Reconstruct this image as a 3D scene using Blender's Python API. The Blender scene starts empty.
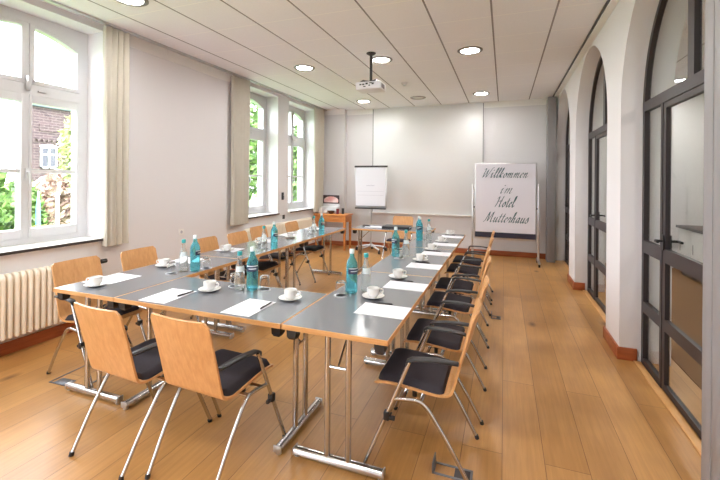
import bpy, bmesh, math, random
from mathutils import Vector, Matrix

scene = bpy.context.scene
COL = scene.collection
PI = math.pi

# ------------------------------------------------------------------ camera
F_PX, YAW, HORIZON, CAM_H, ROLL = 388.55, 0.3556, 179.75, 1.515, 0.008
cam_data = bpy.data.cameras.new('camera')
cam = bpy.data.objects.new('camera', cam_data)
COL.objects.link(cam)
cam_data.sensor_fit = 'HORIZONTAL'
cam_data.sensor_width = 36.0
cam_data.lens = F_PX / 720.0 * 36.0
cam_data.shift_x = 0.0
cam_data.shift_y = -(240.0 - HORIZON) / 720.0
cam_data.clip_start = 0.05
cam_data.clip_end = 300
cam.matrix_world = (Matrix.Translation((0, 0, CAM_H)) @ Matrix.Rotation(YAW, 4, 'Z')
                    @ Matrix.Rotation(PI / 2, 4, 'X') @ Matrix.Rotation(ROLL, 4, 'Z'))
scene.camera = cam

# ------------------------------------------------------------------ light
SKY_STRENGTH = 4.8
SUN_STRENGTH = 1.2
LAMP_STRENGTH = 44.0
EXPOSURE = 1.6
world = bpy.data.worlds.new('world')
scene.world = world
world.use_nodes = True
wn = world.node_tree.nodes
wn['Background'].inputs['Color'].default_value = (0.86, 0.93, 1.0, 1)
wn['Background'].inputs['Strength'].default_value = SKY_STRENGTH
sun_data = bpy.data.lights.new('sun', 'SUN')
sun_data.energy = SUN_STRENGTH
sun_data.angle = math.radians(1.0)
sun_data.color = (1.0, 0.95, 0.86)
sun = bpy.data.objects.new('sun', sun_data)
COL.objects.link(sun)
sun.rotation_euler = Vector((-0.55, 0.25, -0.8)).to_track_quat('-Z', 'Y').to_euler()

def portal(name, loc, direction, sx, sy):
    d = bpy.data.lights.new(name, 'AREA')
    d.shape = 'RECTANGLE'; d.size = sx; d.size_y = sy; d.energy = 1.0
    d.cycles.is_portal = True
    o = bpy.data.objects.new(name, d); COL.objects.link(o)
    o.location = loc
    o.rotation_euler = Vector(direction).to_track_quat('-Z', 'Z').to_euler()

vs = scene.view_settings
vs.view_transform = 'Standard'; vs.look = 'None'; vs.gamma = 1.0
vs.exposure = EXPOSURE; vs.use_curve_mapping = False
cy = scene.cycles
cy.use_denoising = True
cy.max_bounces = 10; cy.diffuse_bounces = 6; cy.glossy_bounces = 4
cy.transmission_bounces = 8; cy.transparent_max_bounces = 12
cy.caustics_reflective = False; cy.caustics_refractive = False
cy.sample_clamp_indirect = 6.0

# ------------------------------------------------------------------ materials
def srgb(r, g, b):
    def f(c):
        c /= 255.0
        return c / 12.92 if c <= 0.04045 else ((c + 0.055) / 1.055) ** 2.4
    return (f(r), f(g), f(b), 1.0)

def new_mat(name):
    m = bpy.data.materials.new(name); m.use_nodes = True
    return m, m.node_tree.nodes, m.node_tree.links, m.node_tree.nodes['Principled BSDF']

def plain(name, col, rough=0.5, metal=0.0, var=0.06, vscale=6.0, bump=0.0, bscale=200.0, spec=0.5, coat=0.0):
    m, n, l, b = new_mat(name)
    b.inputs['Roughness'].default_value = rough
    b.inputs['Metallic'].default_value = metal
    b.inputs['Specular IOR Level'].default_value = spec
    b.inputs['Coat Weight'].default_value = coat
    tc = n.new('ShaderNodeTexCoord')
    nz = n.new('ShaderNodeTexNoise'); nz.inputs['Scale'].default_value = vscale
    nz.inputs['Detail'].default_value = 4
    l.new(tc.outputs['Object'], nz.inputs['Vector'])
    mx = n.new('ShaderNodeMix'); mx.data_type = 'RGBA'
    c = Vector(col[:3])
    mx.inputs['A'].default_value = (*(c * (1 - var)), 1)
    mx.inputs['B'].default_value = (*[min(1, x) for x in c * (1 + var)], 1)
    l.new(nz.outputs['Fac'], mx.inputs['Factor'])
    l.new(mx.outputs['Result'], b.inputs['Base Color'])
    if bump:
        n2 = n.new('ShaderNodeTexNoise'); n2.inputs['Scale'].default_value = bscale
        l.new(tc.outputs['Object'], n2.inputs['Vector'])
        bp = n.new('ShaderNodeBump'); bp.inputs['Strength'].default_value = bump
        bp.inputs['Distance'].default_value = 0.002
        l.new(n2.outputs['Fac'], bp.inputs['Height'])
        l.new(bp.outputs['Normal'], b.inputs['Normal'])
    return m

def wood(name, c1, c2, stretch=(14, 14, 1.2), rough=0.4, scale=3.0, coat=0.0):
    m, n, l, b = new_mat(name)
    b.inputs['Roughness'].default_value = rough
    b.inputs['Coat Weight'].default_value = coat
    tc = n.new('ShaderNodeTexCoord')
    oi = n.new('ShaderNodeObjectInfo')
    ad = n.new('ShaderNodeVectorMath'); ad.operation = 'ADD'
    l.new(tc.outputs['Object'], ad.inputs[0])
    mp = n.new('ShaderNodeMapping'); mp.inputs['Scale'].default_value = stretch
    l.new(ad.outputs[0], mp.inputs['Vector'])
    sc = n.new('ShaderNodeVectorMath'); sc.operation = 'SCALE'
    cb = n.new('ShaderNodeCombineXYZ')
    for i in range(3): l.new(oi.outputs['Random'], cb.inputs[i])
    l.new(cb.outputs[0], sc.inputs[0]); sc.inputs['Scale'].default_value = 7.0
    l.new(sc.outputs[0], ad.inputs[1])
    nz = n.new('ShaderNodeTexNoise'); nz.inputs['Scale'].default_value = scale
    nz.inputs['Detail'].default_value = 6; nz.inputs['Roughness'].default_value = 0.6
    l.new(mp.outputs[0], nz.inputs['Vector'])
    cr = n.new('ShaderNodeValToRGB')
    cr.color_ramp.elements[0].position = 0.3; cr.color_ramp.elements[0].color = c2
    cr.color_ramp.elements[1].position = 0.7; cr.color_ramp.elements[1].color = c1
    l.new(nz.outputs['Fac'], cr.inputs['Fac'])
    hs = n.new('ShaderNodeHueSaturation')
    mr = n.new('ShaderNodeMapRange')
    mr.inputs['To Min'].default_value = 0.93; mr.inputs['To Max'].default_value = 1.07
    l.new(oi.outputs['Random'], mr.inputs['Value'])
    l.new(mr.outputs[0], hs.inputs['Value'])
    l.new(cr.outputs['Color'], hs.inputs['Color'])
    l.new(hs.outputs['Color'], b.inputs['Base Color'])
    return m

def glass_pane(name, tint=(1, 1, 1, 1), refl=1.0):
    m, n, l, b = new_mat(name)
    n.remove(b)
    out = n['Material Output']
    tr = n.new('ShaderNodeBsdfTransparent'); tr.inputs['Color'].default_value = tint
    gl = n.new('ShaderNodeBsdfGlossy'); gl.inputs['Roughness'].default_value = 0.02
    lw = n.new('ShaderNodeLayerWeight'); lw.inputs['Blend'].default_value = 0.5
    pw = n.new('ShaderNodeMath'); pw.operation = 'POWER'; pw.inputs[1].default_value = 5.0
    mu = n.new('ShaderNodeMath'); mu.operation = 'MULTIPLY_ADD'
    mu.inputs[1].default_value = 0.55 * refl; mu.inputs[2].default_value = 0.03 * refl
    mx = n.new('ShaderNodeMixShader')
    l.new(lw.outputs['Facing'], pw.inputs[0]); l.new(pw.outputs[0], mu.inputs[0]); l.new(mu.outputs[0], mx.inputs['Fac'])
    l.new(tr.outputs[0], mx.inputs[1]); l.new(gl.outputs[0], mx.inputs[2])
    l.new(mx.outputs[0], out.inputs['Surface'])
    return m

def glass_solid(name, col, ior=1.3, trans=1.0, rough=0.03):
    m, n, l, b = new_mat(name)
    b.inputs['Base Color'].default_value = col
    b.inputs['Roughness'].default_value = rough
    b.inputs['IOR'].default_value = ior
    b.inputs['Transmission Weight'].default_value = trans
    return m

def emitter(name, col, strength):
    m, n, l, b = new_mat(name)
    b.inputs['Base Color'].default_value = col
    b.inputs['Emission Color'].default_value = col
    b.inputs['Emission Strength'].default_value = strength
    return m

def floor_mat():
    m, n, l, b = new_mat('oak_floorboards')
    tc = n.new('ShaderNodeTexCoord')
    mp = n.new('ShaderNodeMapping')
    mp.inputs['Rotation'].default_value = (0, 0, PI / 2)
    l.new(tc.outputs['Object'], mp.inputs['Vector'])
    br = n.new('ShaderNodeTexBrick')
    br.inputs['Scale'].default_value = 1.0
    br.inputs['Brick Width'].default_value = 2.3
    br.inputs['Row Height'].default_value = 0.215
    br.inputs['Mortar Size'].default_value = 0.0018
    br.inputs['Mortar Smooth'].default_value = 0.3
    br.offset = 0.37
    br.inputs['Color1'].default_value = srgb(200, 151, 92)
    br.inputs['Color2'].default_value = srgb(185, 136, 78)
    br.inputs['Mortar'].default_value = srgb(120, 80, 44)
    l.new(mp.outputs[0], br.inputs['Vector'])
    # grain
    mg = n.new('ShaderNodeMapping'); mg.inputs['Scale'].default_value = (22, 1.1, 1)
    l.new(tc.outputs['Object'], mg.inputs['Vector'])
    ng = n.new('ShaderNodeTexNoise'); ng.inputs['Scale'].default_value = 2.2
    ng.inputs['Detail'].default_value = 7; ng.inputs['Roughness'].default_value = 0.62
    ng.inputs['Distortion'].default_value = 0.5
    l.new(mg.outputs[0], ng.inputs['Vector'])
    cr = n.new('ShaderNodeValToRGB')
    cr.color_ramp.elements[0].position = 0.28; cr.color_ramp.elements[0].color = (0.80, 0.755, 0.69, 1)
    cr.color_ramp.elements[1].position = 0.66; cr.color_ramp.elements[1].color = (1.06, 1.05, 1.04, 1)
    l.new(ng.outputs['Fac'], cr.inputs['Fac'])
    m1 = n.new('ShaderNodeMix'); m1.data_type = 'RGBA'; m1.blend_type = 'MULTIPLY'
    m1.inputs['Factor'].default_value = 0.8
    l.new(br.outputs['Color'], m1.inputs['A']); l.new(cr.outputs['Color'], m1.inputs['B'])
    # broad cloudy wear
    nb = n.new('ShaderNodeTexNoise'); nb.inputs['Scale'].default_value = 1.6
    nb.inputs['Detail'].default_value = 3
    l.new(tc.outputs['Object'], nb.inputs['Vector'])
    cb = n.new('ShaderNodeValToRGB')
    cb.color_ramp.elements[0].position = 0.35; cb.color_ramp.elements[0].color = (0.80, 0.77, 0.74, 1)
    cb.color_ramp.elements[1].position = 0.62; cb.color_ramp.elements[1].color = (1.06, 1.06, 1.06, 1)
    l.new(nb.outputs['Fac'], cb.inputs['Fac'])
    m2 = n.new('ShaderNodeMix'); m2.data_type = 'RGBA'; m2.blend_type = 'MULTIPLY'
    m2.inputs['Factor'].default_value = 0.8
    l.new(m1.outputs['Result'], m2.inputs['A']); l.new(cb.outputs['Color'], m2.inputs['B'])
    # knots
    mk = n.new('ShaderNodeMapping'); mk.inputs['Scale'].default_value = (2.6, 1.3, 1)
    l.new(tc.outputs['Object'], mk.inputs['Vector'])
    vk = n.new('ShaderNodeTexVoronoi'); vk.inputs['Scale'].default_value = 1.0
    l.new(mk.outputs[0], vk.inputs['Vector'])
    ck = n.new('ShaderNodeValToRGB')
    ck.color_ramp.elements[0].position = 0.02; ck.color_ramp.elements[0].color = (0.22, 0.14, 0.09, 1)
    ck.color_ramp.elements[1].position = 0.13; ck.color_ramp.elements[1].color = (1, 1, 1, 1)
    l.new(vk.outputs['Distance'], ck.inputs['Fac'])
    m3 = n.new('ShaderNodeMix'); m3.data_type = 'RGBA'; m3.blend_type = 'MULTIPLY'
    m3.inputs['Factor'].default_value = 0.9
    l.new(m2.outputs['Result'], m3.inputs['A']); l.new(ck.outputs['Color'], m3.inputs['B'])
    l.new(m3.outputs['Result'], b.inputs['Base Color'])
    mr = n.new('ShaderNodeMapRange')
    mr.inputs['To Min'].default_value = 0.22; mr.inputs['To Max'].default_value = 0.42
    l.new(ng.outputs['Fac'], mr.inputs['Value']); l.new(mr.outputs[0], b.inputs['Roughness'])
    bp = n.new('ShaderNodeBump'); bp.inputs['Strength'].default_value = 0.25
    bp.inputs['Distance'].default_value = 0.002; bp.invert = True
    l.new(br.outputs['Fac'], bp.inputs['Height']); l.new(bp.outputs['Normal'], b.inputs['Normal'])
    return m

def ceiling_mat():
    m, n, l, b = new_mat('ceiling_tiles')
    b.inputs['Roughness'].default_value = 0.9
    tc = n.new('ShaderNodeTexCoord')
    sp = n.new('ShaderNodeSeparateXYZ'); l.new(tc.outputs['Object'], sp.inputs[0])
    def line(axis, origin, pitch, half):
        a = n.new('ShaderNodeMath'); a.operation = 'SUBTRACT'; a.inputs[1].default_value = origin
        l.new(sp.outputs[axis], a.inputs[0])
        d = n.new('ShaderNodeMath'); d.operation = 'PINGPONG'; d.inputs[1].default_value = pitch / 2
        l.new(a.outputs[0], d.inputs[0])
        c = n.new('ShaderNodeMath'); c.operation = 'LESS_THAN'; c.inputs[1].default_value = half
        l.new(d.outputs[0], c.inputs[0])
        return c
    lx = line('X', -0.125, 0.572, 0.009)
    ly = line('Y', 4.02, 0.598, 0.006)
    nz = n.new('ShaderNodeTexNoise'); nz.inputs['Scale'].default_value = 90
    nz.inputs['Detail'].default_value = 5
    l.new(tc.outputs['Object'], nz.inputs['Vector'])
    base = n.new('ShaderNodeMix'); base.data_type = 'RGBA'
    base.inputs['A'].default_value = srgb(240, 240, 246); base.inputs['B'].default_value = srgb(250, 250, 254)
    l.new(nz.outputs['Fac'], base.inputs['Factor'])
    a1 = n.new('ShaderNodeMix'); a1.data_type = 'RGBA'
    l.new(ly.outputs[0], a1.inputs['Factor']); l.new(base.outputs['Result'], a1.inputs['A'])
    a1.inputs['B'].default_value = srgb(255, 255, 255)
    a2 = n.new('ShaderNodeMix'); a2.data_type = 'RGBA'
    l.new(lx.outputs[0], a2.inputs['Factor']); l.new(a1.outputs['Result'], a2.inputs['A'])
    a2.inputs['B'].default_value = srgb(150, 146, 150)
    l.new(a2.outputs['Result'], b.inputs['Base Color'])
    bp = n.new('ShaderNodeBump'); bp.inputs['Strength'].default_value = 0.15
    bp.inputs['Distance'].default_value = 0.002
    l.new(nz.outputs['Fac'], bp.inputs['Height']); l.new(bp.outputs['Normal'], b.inputs['Normal'])
    return m

def brick_mat():
    m, n, l, b = new_mat('dark_brick')
    tc = n.new('ShaderNodeTexCoord')
    mp = n.new('ShaderNodeMapping'); mp.inputs['Rotation'].default_value = (PI / 2, 0, PI / 2)
    cb = n.new('ShaderNodeCombineXYZ'); sp = n.new('ShaderNodeSeparateXYZ')
    l.new(tc.outputs['Object'], sp.inputs[0])
    l.new(sp.outputs['Y'], cb.inputs['X']); l.new(sp.outputs['Z'], cb.inputs['Y'])
    br = n.new('ShaderNodeTexBrick'); br.inputs['Scale'].default_value = 1.0
    br.inputs['Brick Width'].default_value = 0.5; br.inputs['Row Height'].default_value = 0.17
    br.inputs['Mortar Size'].default_value = 0.02
    br.inputs['Color1'].default_value = srgb(72, 54, 56); br.inputs['Color2'].default_value = srgb(56, 42, 46)
    br.inputs['Mortar'].default_value = srgb(100, 86, 84)
    l.new(cb.outputs[0], br.inputs['Vector']); l.new(br.outputs['Color'], b.inputs['Base Color'])
    b.inputs['Roughness'].default_value = 0.9
    return m

def leaf_mat(name, c1, c2):
    m, n, l, b = new_mat(name)
    tc = n.new('ShaderNodeTexCoord')
    nz = n.new('ShaderNodeTexNoise'); nz.inputs['Scale'].default_value = 4.5; nz.inputs['Detail'].default_value = 4
    l.new(tc.outputs['Object'], nz.inputs['Vector'])
    cr = n.new('ShaderNodeValToRGB')
    cr.color_ramp.elements[0].position = 0.36; cr.color_ramp.elements[0].color = c1
    cr.color_ramp.elements[1].position = 0.62; cr.color_ramp.elements[1].color = c2
    l.new(nz.outputs['Fac'], cr.inputs['Fac']); l.new(cr.outputs['Color'], b.inputs['Base Color'])
    b.inputs['Roughness'].default_value = 0.6
    return m

M = {}
M['floor'] = floor_mat()
M['ceiling'] = ceiling_mat()
M['wall'] = plain('white_plaster', srgb(229, 227, 229), 0.85, var=0.015, vscale=2, bump=0.12, bscale=120)
M['wall_grey'] = plain('pale_grey_plaster', srgb(220, 218, 219), 0.85, var=0.015, vscale=2, bump=0.12, bscale=120)
M['trim_white'] = plain('white_trim_paint', srgb(240, 238, 235), 0.5, var=0.01)
M['window_white'] = plain('white_window_paint', srgb(206, 206, 209), 0.35, var=0.01)
M['skirting'] = wood('reddish_skirting_wood', srgb(176, 98, 58), srgb(142, 72, 40), (1.2, 1.2, 14), 0.35)
M['sill_top'] = plain('white_sill_stone', srgb(228, 225, 222), 0.25, var=0.03, vscale=20)
M['sill_edge'] = plain('dark_sill_edge', srgb(58, 52, 54), 0.4)
M['radiator'] = plain('cream_radiator_enamel', srgb(238, 229, 212), 0.35, var=0.01)
M['curtain'] = plain('cream_curtain_cloth', srgb(204, 199, 187), 0.95, var=0.04, vscale=14, bump=0.2, bscale=400, spec=0.1)
M['anthracite'] = plain('anthracite_aluminium', srgb(56, 50, 52), 0.4, 0.1, var=0.04)
M['post_grey'] = plain('grey_panel_laminate', srgb(140, 137, 138), 0.45, var=0.05, vscale=10)
M['pane'] = glass_pane('clear_window_glass')
M['pane_in'] = glass_pane('clear_partition_glass', (0.94, 0.96, 0.95, 1), 1.0)
M['beech'] = wood('beech_plywood', srgb(214, 162, 108), srgb(196, 142, 88), (16, 16, 1.3), 0.38)
M['beech_edge'] = wood('beech_edge_strip', srgb(218, 168, 112), srgb(196, 142, 84), (1.5, 1.5, 14), 0.4)
M['laminate'] = plain('grey_table_laminate', srgb(114, 116, 121), 0.2, var=0.02, vscale=60, spec=0.75)
M['chrome'] = plain('chromed_steel', (0.58, 0.57, 0.56, 1), 0.18, 1.0, var=0.01)
M['black_plastic'] = plain('black_plastic', srgb(36, 35, 37), 0.42, var=0.05)
M['pad'] = plain('charcoal_upholstery', srgb(56, 52, 58), 0.85, var=0.10, vscale=60, bump=0.4, bscale=500, spec=0.2)
M['porcelain'] = plain('white_porcelain', srgb(228, 227, 225), 0.18, var=0.01)
M['paper'] = plain('white_paper', srgb(228, 228, 234), 0.8, var=0.01)
M['teal_glass'] = glass_solid('teal_bottle_glass', srgb(128, 232, 250), 1.15, 0.82)
M['clear_bottle'] = glass_solid('clear_bottle_glass', (0.93, 0.98, 0.96, 1), 1.15, 0.85)
M['tumbler'] = glass_solid('clear_tumbler_glass', (0.98, 0.99, 0.99, 1), 1.25, 1.0)
M['teal_plastic'] = plain('teal_cap_plastic', srgb(40, 160, 165), 0.4)
M['label_dark'] = plain('navy_bottle_label', srgb(36, 46, 78), 0.5)
M['label_light'] = plain('pale_bottle_label', srgb(214, 226, 228), 0.5)
M['board_white'] = plain('glossy_white_board', srgb(228, 228, 227), 0.35, var=0.008)
M['alu'] = plain('brushed_aluminium', (0.62, 0.62, 0.63, 1), 0.32, 0.9, var=0.02)
M['poster'] = plain('white_poster_paper', srgb(226, 224, 232), 0.75, var=0.01)
M['ink'] = plain('slate_green_ink', srgb(80, 108, 114), 0.7)
M['faint_ink'] = plain('faint_grey_ink', srgb(186, 186, 196), 0.7)
M['navy'] = plain('dark_navy_strip', srgb(46, 46, 66), 0.5)
M['pine'] = wood('honey_pine', srgb(222, 150, 82), srgb(196, 120, 58), (2, 14, 14), 0.4)
M['lamp_ring'] = plain('satin_lamp_ring', (0.30, 0.29, 0.28, 1), 0.4, 0.5)
M['lamp_glow'] = emitter('downlight_glow', (1.0, 0.975, 0.955, 1), LAMP_STRENGTH)
M['corridor_fill'] = emitter('corridor_fill_glow', (1.0, 0.97, 0.93, 1), 70.0)  # glow of the lamps added to brighten the corridor
M['lamp_off'] = plain('unlit_lamp_glass', srgb(206, 204, 204), 0.35)
M['proj_white'] = plain('white_projector_plastic', srgb(226, 226, 228), 0.4)
M['lens'] = plain('dark_lens_glass', (0.02, 0.02, 0.03, 1), 0.08)
M['grey_metal'] = plain('grey_floor_box_metal', srgb(120, 122, 128), 0.4, 0.6)
M['brick'] = brick_mat()
M['slate'] = plain('blue_grey_slate', srgb(96, 110, 130), 0.6, var=0.1)
M['grass'] = plain('garden_grass', srgb(96, 130, 62), 0.9, var=0.3, vscale=3)
M['leaf'] = leaf_mat('green_leaves', srgb(48, 76, 32), srgb(118, 150, 74))
M['leaf_pale'] = leaf_mat('pale_leaves', srgb(100, 120, 66), srgb(196, 194, 140))  # paler, yellower leaf colour
M['leaf_pink'] = leaf_mat('pinkish_leaves', srgb(120, 86, 80), srgb(184, 160, 142))
M['bark'] = plain('tree_bark', srgb(84, 66, 52), 0.9, var=0.2)
M['blue_cloth'] = plain('blue_parasol_cloth', srgb(98, 146, 206), 0.8)
M['cream_wall'] = plain('cream_corridor_plaster', srgb(222, 216, 200), 0.85, var=0.015)
M['carpet'] = plain('brown_carpet', srgb(118, 86, 58), 0.98, var=0.25, vscale=60)
M['redbrown'] = plain('red_brown_wood', srgb(122, 74, 56), 0.5, var=0.1)
M['tea_dark'] = plain('dark_brown_box_wood', srgb(58, 36, 36), 0.4)
M['pink'] = leaf_mat('pink_white_print', srgb(226, 160, 156), srgb(248, 236, 232))
M['red'] = plain('dark_red_packet', srgb(120, 36, 42), 0.5)

# ------------------------------------------------------------------ mesh helpers
class MB:
    """collects shapes, builds one mesh object"""
    def __init__(s): s.bm = bmesh.new()
    def box(s, x0, x1, y0, y1, z0, z1, bev=0.0, seg=2):
        b = bmesh.new()
        vsx = [b.verts.new((x, y, z)) for x in (x0, x1) for y in (y0, y1) for z in (z0, z1)]
        for f in ((0, 1, 3, 2), (4, 6, 7, 5), (0, 4, 5, 1), (2, 3, 7, 6), (0, 2, 6, 4), (1, 5, 7, 3)):
            b.faces.new([vsx[i] for i in f])
        if bev > 0:
            bmesh.ops.bevel(b, geom=list(b.edges), offset=bev, segments=seg, affect='EDGES', profile=0.5)
        s._add(b); return s
    def _add(s, b, mat=None):
        if mat is not None: b.transform(mat)
        mp = {}
        for v in b.verts: mp[v] = s.bm.verts.new(v.co)
        for f in b.faces:
            try: s.bm.faces.new([mp[v] for v in f.verts])
            except ValueError: pass
        b.free()
    def grid(s, rows, close_u=False, close_v=False, flip=False):
        V = [[s.bm.verts.new(p) for p in r] for r in rows]
        nu, nv = len(V), len(V[0])
        for i in range(nu if close_u else nu - 1):
            for j in range(nv if close_v else nv - 1):
                a, b, c, d = V[i][j], V[(i + 1) % nu][j], V[(i + 1) % nu][(j + 1) % nv], V[i][(j + 1) % nv]
                q = []
                for k in (a, b, c, d):
                    if k not in q: q.append(k)
                if flip: q.reverse()
                s.bm.faces.new(q)
        return V
    def tube(s, pts, r, n=10, caps=True, closed=False):
        pts = [Vector(p) for p in pts]
        rs = r if isinstance(r, (list, tuple)) else [r] * len(pts)
        N = len(pts)
        tans = []
        for i in range(N):
            if closed: t = pts[(i + 1) % N] - pts[i - 1]
            else: t = pts[min(i + 1, N - 1)] - pts[max(i - 1, 0)]
            tans.append(t.normalized())
        up = Vector((0, 0, 1)) if abs(tans[0].z) < 0.9 else Vector((1, 0, 0))
        u = (up - tans[0] * up.dot(tans[0])).normalized()
        rows = []
        for i in range(N):
            u = (u - tans[i] * u.dot(tans[i])).normalized()
            w = tans[i].cross(u)
            rows.append([pts[i] + (u * math.cos(a) + w * math.sin(a)) * rs[i]
                         for a in [2 * PI * k / n for k in range(n)]])
        V = s.grid(rows, close_u=closed, close_v=True)
        if caps and not closed:
            s.bm.faces.new(list(V[0])[::-1]); s.bm.faces.new(list(V[-1]))
        return s
    def lathe(s, prof, n=24, c=(0, 0, 0), cap0=True, cap1=True, a0=0, a1=2 * PI):
        full = abs(a1 - a0 - 2 * PI) < 1e-6
        m = n if full else n + 1
        rows = []
        for r, z in prof:
            rows.append([Vector((c[0] + r * math.cos(a0 + (a1 - a0) * k / n), c[1] + r * math.sin(a0 + (a1 - a0) * k / n), c[2] + z)) for k in range(m)])
        V = s.grid(rows, close_v=full, flip=True)
        if full and cap0 and prof[0][0] > 1e-6: s.bm.faces.new(list(V[0])[::-1])
        if full and cap1 and prof[-1][0] > 1e-6: s.bm.faces.new(list(V[-1]))
        return s
    def slab(s, rows, t):
        """thick sheet from a grid of points: offset t along -normal"""
        nu, nv = len(rows), len(rows[0])
        P = [[Vector(p) for p in r] for r in rows]
        Nn = []
        for i in range(nu):
            rr = []
            for j in range(nv):
                du = P[min(i + 1, nu - 1)][j] - P[max(i - 1, 0)][j]
                dv = P[i][min(j + 1, nv - 1)] - P[i][max(j - 1, 0)]
                k = du.cross(dv)
                rr.append(k.normalized() if k.length > 1e-9 else Vector((0, 0, 1)))
            Nn.append(rr)
        A = [[s.bm.verts.new(P[i][j]) for j in range(nv)] for i in range(nu)]
        B = [[s.bm.verts.new(P[i][j] - Nn[i][j] * t) for j in range(nv)] for i in range(nu)]
        for i in range(nu - 1):
            for j in range(nv - 1):
                s.bm.faces.new((A[i][j], A[i + 1][j], A[i + 1][j + 1], A[i][j + 1]))
                s.bm.faces.new((B[i][j + 1], B[i + 1][j + 1], B[i + 1][j], B[i][j]))
        ring = [(0, j) for j in range(nv)] + [(i, nv - 1) for i in range(1, nu)] + \
               [(nu - 1, j) for j in range(nv - 2, -1, -1)] + [(i, 0) for i in range(nu - 2, 0, -1)]
        for k in range(len(ring)):
            a, b = ring[k], ring[(k + 1) % len(ring)]
            s.bm.faces.new((A[a[0]][a[1]], A[b[0]][b[1]], B[b[0]][b[1]], B[a[0]][a[1]]))
        return s
    def prism(s, poly, axis, lo, hi):
        """poly: list of 2D points; axis 'X': (y,z) extruded in x; 'Y': (x,z); 'Z': (x,y)"""
        def P(p, t):
            return {'X': (t, p[0], p[1]), 'Y': (p[0], t, p[1]), 'Z': (p[0], p[1], t)}[axis]
        a = [s.bm.verts.new(P(p, lo)) for p in poly]; b = [s.bm.verts.new(P(p, hi)) for p in poly]
        s.bm.faces.new(a[::-1]); s.bm.faces.new(b)
        for i in range(len(poly)):
            j = (i + 1) % len(poly)
            s.bm.faces.new((a[i], a[j], b[j], b[i]))
        return s
    def xf(s, mat): s.bm.transform(mat); return s
    def build(s, name, mat, parent=None, smooth=35, loc=None):
        bmesh.ops.recalc_face_normals(s.bm, faces=list(s.bm.faces))
        me = bpy.data.meshes.new(name)
        s.bm.to_mesh(me); s.bm.free()
        me.materials.append(mat)
        if smooth:
            for p in me.polygons: p.use_smooth = True
            me.set_sharp_from_angle(angle=math.radians(smooth))
        o = bpy.data.objects.new(name, me); COL.objects.link(o)
        if parent is not None: o.parent = parent
        if loc is not None: o.location = loc
        return o

def tag(o, label, cat, group=None):
    o['label'] = label; o['category'] = cat
    if group: o['group'] = group
    return o
def thing(name, label, cat, loc=(0, 0, 0), rz=0.0, group=None):
    o = bpy.data.objects.new(name, None); COL.objects.link(o)
    o.empty_display_size = 0.1
    o.location = loc; o.rotation_euler = (0, 0, rz)
    return tag(o, label, cat, group)
def struct(o): o['kind'] = 'structure'; return o
def dup(root, loc, rz, label, group=None):
    r = root.copy(); COL.objects.link(r)
    r.location = loc; r.rotation_euler = (0, 0, rz); r['label'] = label
    if group: r['group'] = group
    for ch in list(root.children):
        c = ch.copy(); COL.objects.link(c); c.parent = r
        for g in list(ch.children):
            d = g.copy(); COL.objects.link(d); d.parent = c
    return r
def arc(c, r, a0, a1, n):
    return [(c[0] + r * math.cos(a0 + (a1 - a0) * k / n), c[1] + r * math.sin(a0 + (a1 - a0) * k / n)) for k in range(n + 1)]
def catmull(pts, n=6):
    P = [Vector(p) for p in pts]
    if len(P) < 3: return P
    P = [P[0] * 2 - P[1]] + P + [P[-1] * 2 - P[-2]]
    out = []
    for i in range(1, len(P) - 2):
        for k in range(n):
            t = k / n
            out.append(0.5 * ((2 * P[i]) + (P[i + 1] - P[i - 1]) * t + (2 * P[i - 1] - 5 * P[i] + 4 * P[i + 1] - P[i + 2]) * t * t
                              + (3 * P[i] - P[i - 1] - 3 * P[i + 1] + P[i + 2]) * t ** 3))
    out.append(P[-2]); return out

# ------------------------------------------------------------------ room dimensions
XL, XR, YN, YF, H = -3.978, 0.933, -2.2, 8.36, 3.128
XLO = -4.42                     # outer face of the window wall
WIN = [(-1.60, -0.50), (0.30, 1.40), (1.77, 2.91), (5.14, 6.28), (6.66, 7.80)]  # first two are out of view, added to bring in daylight
SILL, HEAD = 0.885, 3.06
XF = -4.28                      # window frame plane
XC = 3.4                        # far wall of the corridor

# floor, ceiling
struct(MB().box(XLO, XC + 0.2, YN - 0.2, YF + 0.4, -0.15, 0.0).build('floor', M['floor'], smooth=0))
struct(MB().box(XLO, XC + 0.2, YN - 0.2, YF + 0.4, H, H + 0.2).build('ceiling', M['ceiling'], smooth=0))
# left wall with window openings
mb = MB()
prev = YN - 0.2
for (a, b) in WIN:
    mb.box(XLO, XL, prev, a, 0, H)
    mb.box(XLO, XL, a, b, 0, SILL - 0.03); mb.box(XLO, XL, a, b, HEAD, H)
    prev = b
mb.box(XLO, XL, prev, YF + 0.4, 0, H)
struct(mb.build('wall_left', M['wall'], smooth=0))
# back wall with its corner pier
struct(MB().box(XL, XC, YF, YF + 0.3, 0, H).build('wall_back', M['wall_grey'], smooth=0))
struct(MB().box(XL, -3.43, 8.2, YF, 0, H).build('wall_corner', M['wall_grey'], smooth=0))
# rear wall behind the camera, with a window added to let in more light
mb = MB()
FILL_WIN = [(-3.5, -2.3)]
prev = XLO
for (a, b) in FILL_WIN:
    mb.box(prev, a, YN - 0.3, YN, 0, H); mb.box(a, b, YN - 0.3, YN, 0, 0.4); mb.box(a, b, YN - 0.3, YN, 2.9, H)
    prev = b
mb.box(prev, XC + 0.2, YN - 0.3, YN, 0, H)
struct(mb.build('wall_rear', M['wall'], smooth=0))
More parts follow.
